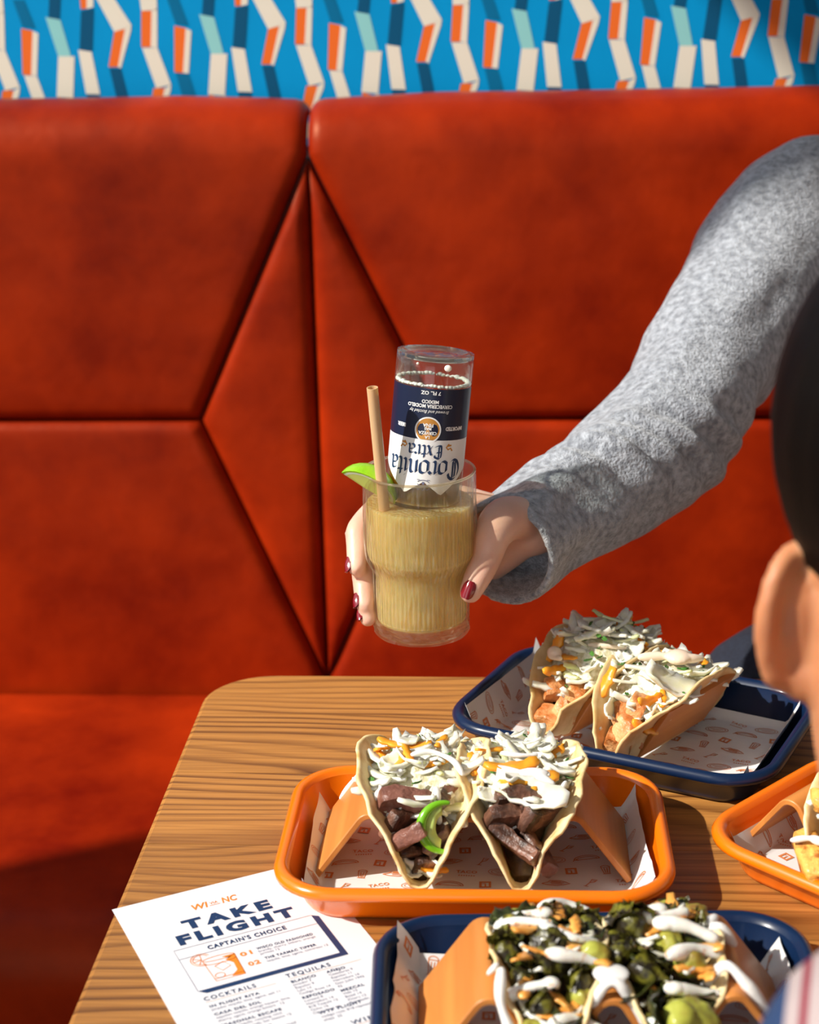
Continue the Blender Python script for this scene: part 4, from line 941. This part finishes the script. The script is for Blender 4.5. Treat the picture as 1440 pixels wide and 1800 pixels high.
# upturned beer bottle
B0 = Vector((-.0585, 1.166, 1.0535)); B1 = Vector((-.0680, 1.160, .9598))
ax = (B1-B0).normalized(); yv = Vector((0, 1, 0)); yv = (yv-ax*ax.dot(yv)).normalized(); xv = yv.cross(ax)
bt = bpy.data.objects.new('beer_bottle', None); COL.objects.link(bt); bt.empty_display_size = .02
bt.matrix_world = Matrix.Translation(B0) @ Matrix((xv, yv, ax)).transposed().to_4x4()
tag(bt, 'small clear beer bottle standing upside down in the cocktail, navy and white label', 'bottle')
BR = .0272
bo = [(.0001, .0045), (.012, .0040), (.019, .0022), (.0225, .0004), (.0250, .0012), (.0266, .0042), (BR, .009), (BR, .098), (.0262, .106), (.0225, .117), (.0165, .129), (.0135, .140), (.0128, .160), (.0125, .176), (.0140, .178), (.0140, .187), (.0125, .189)]
bi = [(.0105, .188), (.0108, .160), (.0115, .140), (.0145, .129), (.0205, .117), (.0244, .105), (.0254, .098), (.0254, .010), (.0240, .0055), (.018, .0052), (.0001, .0068)]
V, Fc = lathe(bo[:3] + spline(bo[2:], 3)[1:], 72); a = MB().add(V, Fc); V, Fc = lathe([bo[-1]] + bi, 72); a.add(V, Fc)
o = a.build('bottle_glass', M_['bottle'], bt); fix_normals(o.data)
V, Fc = tube([(.0246*cos(a*pi/32), .0246*sin(a*pi/32), .0030) for a in range(65)], .0019, 10, False); mobj('heel', V, Fc, M_['rimglass2'], bt)
# beer left inside (settles towards the neck), froth line on top
V, Fc = lathe([(.0001, .188), (.0103, .188), (.0107, .160), (.0114, .140), (.0144, .129), (.0204, .117), (.0243, .105), (.0253, .098), (.0253, .050), (.0001, .050)], 48)
o = mobj('beer', V, Fc, M_['beer'], bt, sharp=50); fix_normals(o.data)
fo = MB(); rgf = random.Random(5)
for i in range(90):
    a = 2*pi*i/90+.05*rgf.random(); q = .0007+.0008*rgf.random(); fo.add(*ellipsoid((.0248*cos(a), .0248*sin(a), .0208+.0010*rgf.random()), (q*1.5, q*1.5, q), 8, 6))
o = fo.build('froth_line', M_['foam'], bt); o['kind'] = 'stuff'
MB().add(*ellipsoid((-.010, -.0262, .0075), (.0026, .0012, .0024), 12, 8)).build('pale_spot', M_['foam'], bt)  # small pale bead on the bottle near its base
MB().add(*ellipsoid((.011, -.0262, .006), (.001, .0008, .0010), 8, 6)).build('pale_spot', M_['foam'], bt)
def wrapcyl(V, r): return [(r*sin(x/r), -r*cos(x/r), z) for x, z in V]
def lab(name, items, m, lift):
    mb = MB()
    for V, Fc in items: mb.add(wrapcyl(V, BR+lift), Fc)
    return mb.build(name, M_[m], bt)
def grid(x0, x1, f0, f1, n=40):
    V = []; Fc = []
    for i in range(n+1):
        x = x0+(x1-x0)*i/n; V += [(x, f0(x)), (x, f1(x))]
        if i: Fc.append((2*i-2, 2*i, 2*i+1, 2*i-1))
    return V, Fc
HW = .0385
lab('navy_label', [grid(-HW, HW, lambda x: .0225, lambda x: .0585)], 'label', .00012)
lab('white_label', [grid(-HW, HW, lambda x: .0585, lambda x: .098-abs(abs(x)-.013)*.75 if abs(x) > .013 else .0885+.0095*abs(x)/.013)], 'white', .00012)
V, Fc = [], []
pl = arc(0, .0515, .0088, .0088, 0, 360, 40)
lab('medallion_ring', [strokes([[p for p in pl if p[1] < .0590]], .0010)], 'white', .00030)
lab('medallion', [([(0, .0515)] + [(p[0]*.95, min(.0584, .0515+(p[1]-.0515)*.95)) for p in pl[:-1]], [(0, i+1, (i+1) % 40+1) for i in range(40)])], 'gold', .00024)
def TL(s, x, z, size, xs=1, bold=0, sp=1.0, sh=0):
    V, Fc = text2d(s, size, bold, sp, 'CENTER'); return [(x+a*xs+b*sh, z+b) for a, b in V], Fc
lab('small_print', [TL('7 FL. OZ', 0, .0243, .0034, 1.1, .0001), TL('MEXICO', 0, .0305, .0032, 1, .0001), TL('CERVECERIA MODELO', 0, .0336, .0034, .95, .0001), TL('Brewed and Bottled by', 0, .0376, .0032, .95, 0, 1, .35), TL('BEER', .0205, .0490, .0036, 1.0, .00015), TL('IMPORTED', -.0200, .0490, .0036, .85, .00015), TL('LA', 0, .0556, .0030, 1, .0001), TL('CERVEZA', 0, .0526, .0030, 1, .0001), TL('MAS', 0, .0498, .0026, 1, .0001), TL('FINA', 0, .0470, .0034, 1, .0001)], 'white', .00036)
# black-letter words drawn with a broad nib
def bl(word, x, z, h, adv, w):
    LT = {'o': [[(.05,.1),(.05,.62),(.30,.78)], [(.05,.1),(.28,-.02),(.52,.16),(.52,.68),(.30,.78)]],
     'r': [[(.0,.62),(.14,.76),(.14,.08),(.28,.0)], [(.14,.60),(.40,.80),(.54,.66)]],
     'n': [[(.0,.62),(.12,.76),(.12,.0)], [(.12,.58),(.36,.80),(.50,.66),(.50,.1),(.60,.0)]],
     'i': [[(.0,.62),(.14,.76),(.14,.1),(.28,.0)], [(.12,1.0),(.20,1.05)]],
     't': [[(.16,1.05),(.14,.12),(.32,.0),(.42,.08)], [(.0,.74),(.40,.76)]],
     'a': [[(.08,.68),(.34,.78),(.48,.64),(.48,.1),(.60,.0)], [(.48,.46),(.08,.34),(.06,.08),(.24,-.02),(.48,.14)]],
     'x': [[(.02,.74),(.18,.74),(.40,.04),(.56,.02)], [(.50,.76),(.06,.0)]],
     'C': [[(.92,1.0),(.62,1.18),(.24,1.0),(.08,.55),(.26,.08),(.62,-.10),(.95,.12)], [(.44,1.02),(.40,.5),(.46,.05)], [(.62,1.10),(.62,.0)], [(.90,1.02),(.98,.80)]],
     'E': [[(.70,1.0),(.30,1.12),(.16,.9),(.16,.08),(.40,-.04),(.74,.1)], [(.16,.54),(.56,.58)], [(.36,1.05),(.36,.02)], [(.70,1.0),(.74,.84)]]}
    out = []; X = 0; parts = []
    for ch in word:
        L = LT[ch]; parts.append((X, L)); X += {'C': 1.08, 'E': .90, 'i': .36, 't': .46, 'r': .56, 'o': .66, 'n': .70, 'a': .62, 'x': .60}[ch]*adv
    for x0, L in parts:
        for l in L:
            sp = l if len(l) < 4 else spline(l, 4)
            out.append(nib([[(x+(x0-X/2+p[0])*h, z+p[1]*h) for p in sp]], w))
    return out
lab('brand_lettering', bl('Coronita', 0, .0735, .0112, 1.0, .0022) + bl('Extra', .0005, .0625, .0080, 1.0, .0016), 'ink', .00036)
lab('crest', [strokes([arc(0, .0895, .0042, .0022, 200, 340, 12), arc(0, .0895, .0042, .0022, 20, 160, 12), [(-.005, .0865+.006), (-.003, .0945), (-.0015, .0925), (0, .0950), (.0015, .0925), (.003, .0945), (.005, .0925)], [(-.0045, .0872), (.0045, .0872)]], .0005), rect(-.0008, .0885, .0008, .0905)], 'inkgrey', .00036)
lab('griffin_marks', [strokes([[(s*.0165, .0610), (s*.0145, .0635), (s*.0160, .0650), (s*.0180, .0640), (s*.0195, .0660)], [(s*.0150, .0625), (s*.0185, .0620)]], .0011) for s in (-1, 1)], 'gold', .00036)

# straw
s0 = Vector((-.1004, 1.126, 1.0369)); s1 = Vector((-.0960, 1.1345, .9600)); sd = (s1-s0).normalized(); s2 = s0+sd*.160
st = thing('drinking_straw', 'beige paper straw leaning in the cocktail beside the lime wedge', 'straw', s2)
rings = []
fr = frames([s0-s2, s0+sd*.002-s2, s1-s2, Vector((0, 0, 0))])
for r, seq in ((.0039, fr), (.0034, fr[::-1])):
    for c, tt, n, b in seq: rings.append([c+n*(r*cos(2*pi*j/20))+b*(r*sin(2*pi*j/20)) for j in range(20)])
rings.append(rings[0]); V, Fc = loft(rings, False, False); o = mobj('tube', V, Fc, M_['straw'], st, sharp=50); fix_normals(o.data)

# lime wedge on the rim: rind outside, flesh on the cut faces
lm = thing('lime_wedge', 'green lime wedge with pale cut face hooked on the glass rim', 'lime', (-.1105, 1.140, .9600))
def wedge(r0, r1, a0, a1):
    """orange-slice solid between radii"""
    rings = []
    for i in range(13):
        th = pi*(.04+.92*i/12); ring = []
        for j in range(9):
            a = a0+(a1-a0)*j/8; ring.append((r1*sin(th)*cos(a)*.95, r1*sin(th)*sin(a)*.95, r1*cos(th)*1.15))
        for j in range(8, -1, -1):
            a = a0+(a1-a0)*j/8; ring.append((r0*sin(th)*cos(a)*.95, r0*sin(th)*sin(a)*.95, r0*cos(th)*1.15))
        rings.append(ring)
    return loft(rings)
LW = Matrix.Translation((.003, .004, -.002)) @ Matrix.Rotation(radians(32), 4, 'Y') @ Matrix.Rotation(radians(90), 4, 'Y')
for nm, a, b, m in (('rind', .0178, .0192, 'limeskin'), ('pith', .0158, .01785, 'limepith'), ('flesh', .0005, .0159, 'limeflesh')):
    V, Fc = wedge(a, b, radians(105), radians(222)); o = mobj(nm, [LW @ Vector(v) for v in V], Fc, M_[m], lm, sharp=35); fix_normals(o.data)

# ------------------------------------------------------------------ person in grey jumper holding the drink
pa = thing('person', 'person in grey knit jumper and dark jeans seated on banquette, holding out a drink', 'person', (.40, 1.70, .465))
OFF = Vector((.40, 1.70, .465))
def chain(mb, pts, seg=16, k=5):
    """pts: (x,y,z,r) through a spline"""
    sp = spline([tuple(p) for p in pts], k); mb.add(*tube([Vector(p[:3])-mb.off for p in sp], [p[3] for p in sp], seg, True))
def ell(mb, c, r, rot=None): mb.add(*ellipsoid(Vector(c)-mb.off, r, 24, 16, rot))
b = MB(); b.off = OFF
# hand: palm, four fingers, thumb
WR = (.008, 1.212, .906)
FING = [
 ([(-.043, 1.2215, .925, .0115), (-.072, 1.2215, .929, .0100), (-.098, 1.2085, .929, .0095), (-.1175, 1.180, .918, .0088), (-.1185, 1.170, .908, .0085), (-.1180, 1.158, .8945, .0072)]),
 ([(-.040, 1.2215, .905, .0115), (-.070, 1.2200, .903, .0100), (-.095, 1.2060, .902, .0095), (-.1135, 1.176, .890, .0088), (-.1140, 1.165, .881, .0086), (-.1125, 1.152, .8680, .0072)]),
 ([(-.035, 1.2200, .886, .0108), (-.066, 1.2150, .882, .0095), (-.090, 1.2010, .880, .0090), (-.1105, 1.173, .870, .0083), (-.1115, 1.163, .864, .0080), (-.1105, 1.1515, .8575, .0068)]),
 ([(-.027, 1.2150, .868, .0098), (-.055, 1.2080, .861, .0083), (-.077, 1.1960, .857, .0078), (-.097, 1.176, .853, .0070), (-.102, 1.166, .851, .0062)])]
for F_ in FING:
    chain(b, F_); m0 = F_[0]; chain(b, [(*WR, .017), ((WR[0]+m0[0])/2, (WR[1]+m0[1])/2+.001, (WR[2]+m0[2])/2, .0145), m0])
TH = [(.004, 1.200, .918, .0160), (-.011, 1.176, .925, .0168), (-.0195, 1.158, .919, .0140), (-.0235, 1.148, .905, .0108), (-.0290, 1.1405, .896, .0103), (-.0350, 1.134, .8850, .0085)]
chain(b, TH)
chain(b, [(.004, 1.200, .918, .015), (-.02, 1.205, .915, .013), (-.043, 1.2215, .922, .0115)])
# arms
ELB = (.126, 1.389, .934); SHR = (.285, 1.665, 1.075)
chain(b, [(*WR, .0215), (.03, 1.245, .906, .0235), (.075, 1.315, .914, .034), (*ELB, .038), (.20, 1.52, 1.00, .042), (*SHR, .05)])
chain(b, [(.53, 1.665, 1.075, .05), (.59, 1.60, .95, .042), (.60, 1.52, .83, .038), (.55, 1.46, .76, .032), (.47, 1.45, .725, .024), (.43, 1.45, .715, .02), (.39, 1.44, .705, .012)])
# torso, neck, head
for c, r in (((.47, 1.70, .60), (.15, .11, .13)), ((.44, 1.69, .80), (.12, .095, .16)), ((.405, 1.685, .97), (.145, .10, .15))): ell(b, c, r)
chain(b, [(.41, 1.685, 1.08, .085), (.425, 1.675, 1.15, .055), (.435, 1.66, 1.22, .052)])
ell(b, (0.440, 1.645, 1.335), (.074, .094, .112)); ell(b, (0.437, 1.600, 1.285), (.052, .058, .066))
ell(b, (0.437, 1.546, 1.305), (.013, .016, .022)); ell(b, (0.437, 1.552, 1.262), (.022, .012, .009)); ell(b, (0.368, 1.655, 1.315), (.012, .022, .032)); ell(b, (0.512, 1.655, 1.315), (.012, .022, .032))
# legs
chain(b, [(.34, 1.68, .56, .085), (.27, 1.53, .62, .075), (.215, 1.395, .652, .062), (.22, 1.37, .50, .052), (.24, 1.36, .30, .045), (.25, 1.36, .10, .035)])
chain(b, [(.47, 1.68, .56, .085), (.47, 1.48, .54, .075), (.47, 1.30, .52, .06), (.47, 1.27, .40, .052), (.47, 1.28, .10, .035)])
bodyA = remeshed('body', b, M_['skin'], pa, .0026, 5, .5)
# nails
def nail(parent, p, n, t, w, l):
    n = Vector(n).normalized(); t = Vector(t); t = (t-n*n.dot(t)).normalized(); s = n.cross(t); V = []; Fc = []
    for i in range(9):
        for j in range(7):
            a = (i/8-.5)*2; c = (j/6-.5)*2; k = math.sqrt(max(0, 1-(abs(a)**2.6)*.75)); V.append(Vector(p)-OFF+t*(a*l/2)+s*(c*k*w/2)+n*(.0012-.0030*(c*k)**2-.0008*a*a))
    for i in range(8):
        for j in range(6): q = i*7+j; Fc.append((q, q+1, q+8, q+7))
    nb = len(V); V += [v-n*.0012 for v in V]; Fc += [tuple(nb+i for i in f[::-1]) for f in Fc]
    o = mobj('fingernail', V, Fc, M_['nail'], parent); return o
nail(pa, (-.0365, 1.1262, .8895), (-.12, -1, .42), (-.35, -.10, -1), .0098, .0132)
nail(pa, (-.1255, 1.1570, .8970), (-1, -.35, .35), (.05, -.65, -.9), .0085, .0115)
nail(pa, (-.1198, 1.1510, .8715), (-1, -.40, .35), (.1, -.65, -.9), .0082, .0110)
nail(pa, (-.1174, 1.1505, .8605), (-1, -.40, .45), (.1, -.75, -.6), .0075, .0100)
# jumper: torso and two sleeves fused into one knit surface
sw = MB(); sw.off = OFF
ARM = [(-.012,1.184,.896,.0415),(-.001,1.205,.897,.0408),(.016,1.238,.902,.0408),(.057,1.291,.908,.0468),(.095,1.343,.919,.0534),(.126,1.389,.934,.0572),(.154,1.441,.959,.0578),(.191,1.516,1.000,.0610),(.229,1.596,1.047,.0633),(.272,1.661,1.078,.0650),(.32,1.685,1.07,.070)]
sp = spline(ARM, 12); fr = frames([p[:3] for p in sp]); rings = []; SG = 64; Ls = [0]
for i in range(1, len(sp)): Ls.append(Ls[-1]+(Vector(sp[i][:3])-Vector(sp[i-1][:3])).length)
camdir = Vector((0, -1, .45)).normalized()
def sleeve_ring(i, scale=1.0, foldk=1.0, shift=Vector()):
    c, tt, n, bb = fr[i]; r = sp[i][3]*scale; l = Ls[i]; out = []
    upv = (Vector((0, 0, 1))-tt*tt.z).normalized(); side = tt.cross(upv)
    for j in range(SG):
        a = 2*pi*j/SG; d = upv*cos(a)+side*sin(a); f = 0
        # creases slant round the elbow and bunch up along the forearm
        for l0, sl, am, wd, ac, aw in ((.135, .030, .007, .010, .5, 1.5), (.168, .036, .008, .011, .9, 1.3), (.205, .044, .009, .012, 1.2, 1.2), (.245, .040, .006, .013, 1.4, 1.0), (.095, .020, .005, .011, .2, 1.4), (.30, .03, .004, .016, 2.2, 1.0)):
            da = (a-ac+pi) % (2*pi)-pi; dl = (l-l0-sl*sin(da*.8))/wd; en = math.exp(-(da/(aw*.68))**2)
            f += 1.3*am*en*(math.exp(-dl*dl)-.9*math.exp(-(dl-1.5)**2))
        f += .007*nz((l*7, cos(a), sin(a)), 1.5, 4) + .002*nz((l*24, cos(a)*2, sin(a)*2), 1.5, 6)
        if l < .045: f *= l/.045
        out.append(Vector(c)-OFF+shift+d*(r+f*foldk))
    return out
n = len(sp)
rings = [sleeve_ring(22, .45), sleeve_ring(18, .78), sleeve_ring(8, .84), sleeve_ring(1, .86), sleeve_ring(0, .89, 0, fr[0][1]*-.002), sleeve_ring(0, .97, 0, fr[0][1]*-.002)] + [sleeve_ring(i) for i in range(1, n)]
sw.add(*loft(rings))
chain(sw, [(.53, 1.68, 1.075, .068), (.60, 1.60, .95, .060), (.61, 1.52, .83, .054), (.56, 1.46, .765, .046), (.48, 1.45, .73, .040)], 24)
tor = []
for z, hw, hd, cx_, cy_ in ((.50, .165, .125, .475, 1.72), (.56, .172, .132, .475, 1.72), (.66, .162, .125, .470, 1.715), (.78, .150, .120, .450, 1.705), (.88, .150, .122, .430, 1.70), (.97, .162, .125, .415, 1.69), (1.04, .168, .115, .405, 1.69), (1.10, .150, .095, .405, 1.69), (1.135, .105, .080, .405, 1.69), (1.16, .070, .068, .405, 1.685)):
    ring = []
    for j in range(48):
        a = 2*pi*j/48; k = 1/(abs(cos(a))**2.6+abs(sin(a))**2.6)**(1/2.6); ring.append(Vector((cx_+hw*k*cos(a), cy_+hd*k*sin(a), z+.004*nz((cos(a), sin(a), z*4), 2, 3)))-OFF)
    tor.append(ring)
sw.add(*loft([[q for q in r] for r in tor]))
remeshed('jumper', sw, M_['knit'], pa, .0036, 3, .5)
jn = MB(); jn.off = OFF
ell(jn, (.455, 1.71, .55), (.178, .135, .09))
chain(jn, [(.39, 1.68, .565, .095), (.30, 1.53, .625, .085), (.215, 1.40, .655, .073), (.22, 1.372, .50, .062), (.24, 1.36, .30, .055), (.25, 1.36, .12, .048)], 20)
chain(jn, [(.47, 1.68, .565, .095), (.47, 1.48, .545, .085), (.47, 1.31, .52, .07), (.47, 1.275, .40, .062), (.47, 1.28, .12, .048)], 20)
remeshed('jeans', jn, M_['denim'], pa, .006, 4)
for x_, y_ in ((.25, 1.33), (.47, 1.25)):
    s_ = MB(); s_.off = OFF; chain(s_, [(x_, y_+.05, .05, .045), (x_, y_-.03, .045, .042), (x_, y_-.12, .036, .035)], 16); remeshed('shoe', s_, M_['black'], pa, .005, 3)
hr = MB(); hr.off = OFF
ell(hr, (.44, 1.672, 1.365), (.086, .092, .105)); chain(hr, [(.37, 1.69, 1.34, .03), (.36, 1.70, 1.22, .03), (.37, 1.71, 1.13, .025)]); chain(hr, [(.52, 1.69, 1.34, .03), (.53, 1.70, 1.22, .03), (.52, 1.71, 1.13, .025)]); ell(hr, (.44, 1.73, 1.25), (.07, .045, .12))
remeshed('hair', hr, M_['darkhair'], pa, .005, 3)
for x_ in (.41, .464):
    V, Fc = ellipsoid(Vector((x_, 1.556, 1.33))-OFF, (.011, .008, .007), 12, 8); mobj('eye', V, Fc, M_['white'], pa)

# ------------------------------------------------------------------ dark-haired person on the near side
OF2 = Vector((.36, .12, .47))
pb = thing('person', 'dark-haired person in striped shirt leaning over the table, seen from behind', 'person', OF2)
b = MB(); b.off = OF2
HC = Vector((.192, .700, 1.10))
ell(b, HC+Vector((0, 0, .012)), (.077, .098, .104)); ell(b, HC+Vector((0, .045, -.05)), (.058, .060, .065)); ell(b, HC+Vector((0, .112, -.02)), (.013, .016, .022)); ell(b, HC+Vector((0, .10, -.065)), (.022, .012, .009))
chain(b, [(.192, .695, 1.06, .068), (.190, .675, 1.00, .064), (.205, .63, .955, .066), (.235, .56, .94, .07)], 20)
ell(b, (.275, .47, .885), (.15, .10, .10), Matrix.Rotation(radians(-25), 3, 'Z')); ell(b, (.31, .36, .77), (.15, .12, .15)); ell(b, (.35, .22, .60), (.16, .13, .14))
chain(b, [(.150, .515, .925, .055), (.13, .50, .80, .042), (.16, .45, .70, .036), (.22, .47, .64, .028), (.27, .48, .63, .020)])
chain(b, [(.40, .42, .92, .055), (.46, .42, .80, .042), (.45, .42, .70, .036), (.41, .46, .64, .028), (.37, .48, .63, .020)])
chain(b, [(.29, .20, .56, .08), (.27, .42, .555, .075), (.26, .58, .54, .06), (.26, .57, .30, .045), (.26, .56, .05, .04)])
chain(b, [(.43, .18, .56, .08), (.45, .40, .555, .075), (.46, .56, .54, .06), (.46, .55, .30, .045), (.46, .54, .05, .04)])
# left ear: curved outer rim, hollow and lobe (part of the same surface)
EC = Vector((.1195, .684, 1.046)); er = []
for d in range(70, 291, 10):
    a = radians(d); k = max(-.35, -cos(a)); er.append((EC.x-.003-.0135*k, EC.y+.004-.013*k, EC.z+.0295*sin(a)+.001, .0048 if d < 230 else .0058))
b.add(*tube([Vector(p[:3])-OF2 for p in er], [p[3] for p in er], 12, True))
ell(b, HC+Vector((.084, -.012, -.052)), (.012, .018, .031)); ell(b, EC+Vector((-.003, .001, -.002)), (.0105, .008, .025)); ell(b, EC+Vector((.002, .002, -.026)), (.009, .010, .012)); ell(b, EC+Vector((.012, .006, -.004)), (.014, .014, .034))
remeshed('body', b, M_['skint'], pb, .003, 3)
hr = MB(); hr.off = OF2
ell(hr, HC+Vector((.0, -.010, .030)), (.088, .100, .100)); ell(hr, HC+Vector((.012, -.055, -.012)), (.074, .052, .078)); ell(hr, HC+Vector((.02, -.045, .055)), (.09, .075, .09))
chain(hr, [(.128, .70, 1.14, .018), (.125, .695, 1.10, .014), (.127, .69, 1.075, .010)])
remeshed('hair', hr, M_['darkhair'], pb, .004, 3)
m, nt, p = nodes('striped_cotton'); Lk = nt.links
tc = nt.nodes.new('ShaderNodeTexCoord'); mp = nt.nodes.new('ShaderNodeMapping'); mp.inputs['Rotation'].default_value = (0, 0, radians(12)); Lk.new(tc.outputs['Object'], mp.inputs[0])
sx = nt.nodes.new('ShaderNodeSeparateXYZ'); Lk.new(mp.outputs[0], sx.inputs[0]); fm = nt.nodes.new('ShaderNodeMath'); fm.operation = 'MULTIPLY'; fm.inputs[1].default_value = 21; Lk.new(sx.outputs[0], fm.inputs[0])
fr_ = nt.nodes.new('ShaderNodeMath'); fr_.operation = 'FRACT'; Lk.new(fm.outputs[0], fr_.inputs[0]); rp = nt.nodes.new('ShaderNodeValToRGB'); rp.color_ramp.interpolation = 'CONSTANT'; Lk.new(fr_.outputs[0], rp.inputs[0])
e = rp.color_ramp.elements; e[0].position = 0; e[0].color = (.42, .34, .34, 1); e[1].position = .48; e[1].color = (.012, .04, .12, 1)
q = e.new(.78); q.color = (.42, .34, .34, 1); q = e.new(.88); q.color = (.22, .01, .03, 1); q = e.new(.94); q.color = (.42, .34, .34, 1)
Lk.new(rp.outputs[0], p.inputs['Base Color']); p.inputs['Roughness'].default_value = .85
sh = MB(); sh.off = OF2
ell(sh, (.275, .465, .888), (.165, .115, .105), Matrix.Rotation(radians(-25), 3, 'Z')); ell(sh, (.31, .36, .77), (.168, .138, .165)); ell(sh, (.35, .22, .60), (.175, .15, .155))
chain(sh, [(.215, .585, .93, .072), (.25, .53, .925, .085)], 20)
chain(sh, [(.148, .500, .935, .072), (.13, .505, .86, .060), (.13, .495, .78, .052)], 20); chain(sh, [(.40, .42, .925, .07), (.46, .43, .83, .06), (.46, .42, .76, .052)], 20)
remeshed('striped_shirt', sh, m, pb, .005, 4)
tr_ = MB(); tr_.off = OF2
ell(tr_, (.36, .17, .555), (.178, .15, .08)); chain(tr_, [(.29, .20, .565, .09), (.27, .42, .56, .085), (.26, .585, .545, .07), (.26, .575, .30, .055), (.26, .56, .10, .05)], 20); chain(tr_, [(.43, .18, .565, .09), (.45, .40, .56, .085), (.46, .565, .545, .07), (.46, .555, .30, .055), (.46, .54, .10, .05)], 20)
remeshed('trousers', tr_, M_['denim'], pb, .006, 4)
# stool that carries this person
sto = thing('stool', 'low round black stool carrying the person in the striped shirt', 'stool', (.36, .15, 0))
V, Fc = loft([[(r*cos(a*pi/20), r*sin(a*pi/20), z) for a in range(40)] for r, z in ((.17, .435), (.185, .44), (.19, .455), (.185, .47), (.17, .478))])
o = mobj('seat', V, Fc, M_['leather'], sto)
for a in (45, 135, 225, 315):
    V, Fc = tube([(.12*cos(radians(a)), .12*sin(radians(a)), .44), (.17*cos(radians(a)), .17*sin(radians(a)), .012)], .012, 12); mobj('leg', V, Fc, M_['black'], sto)
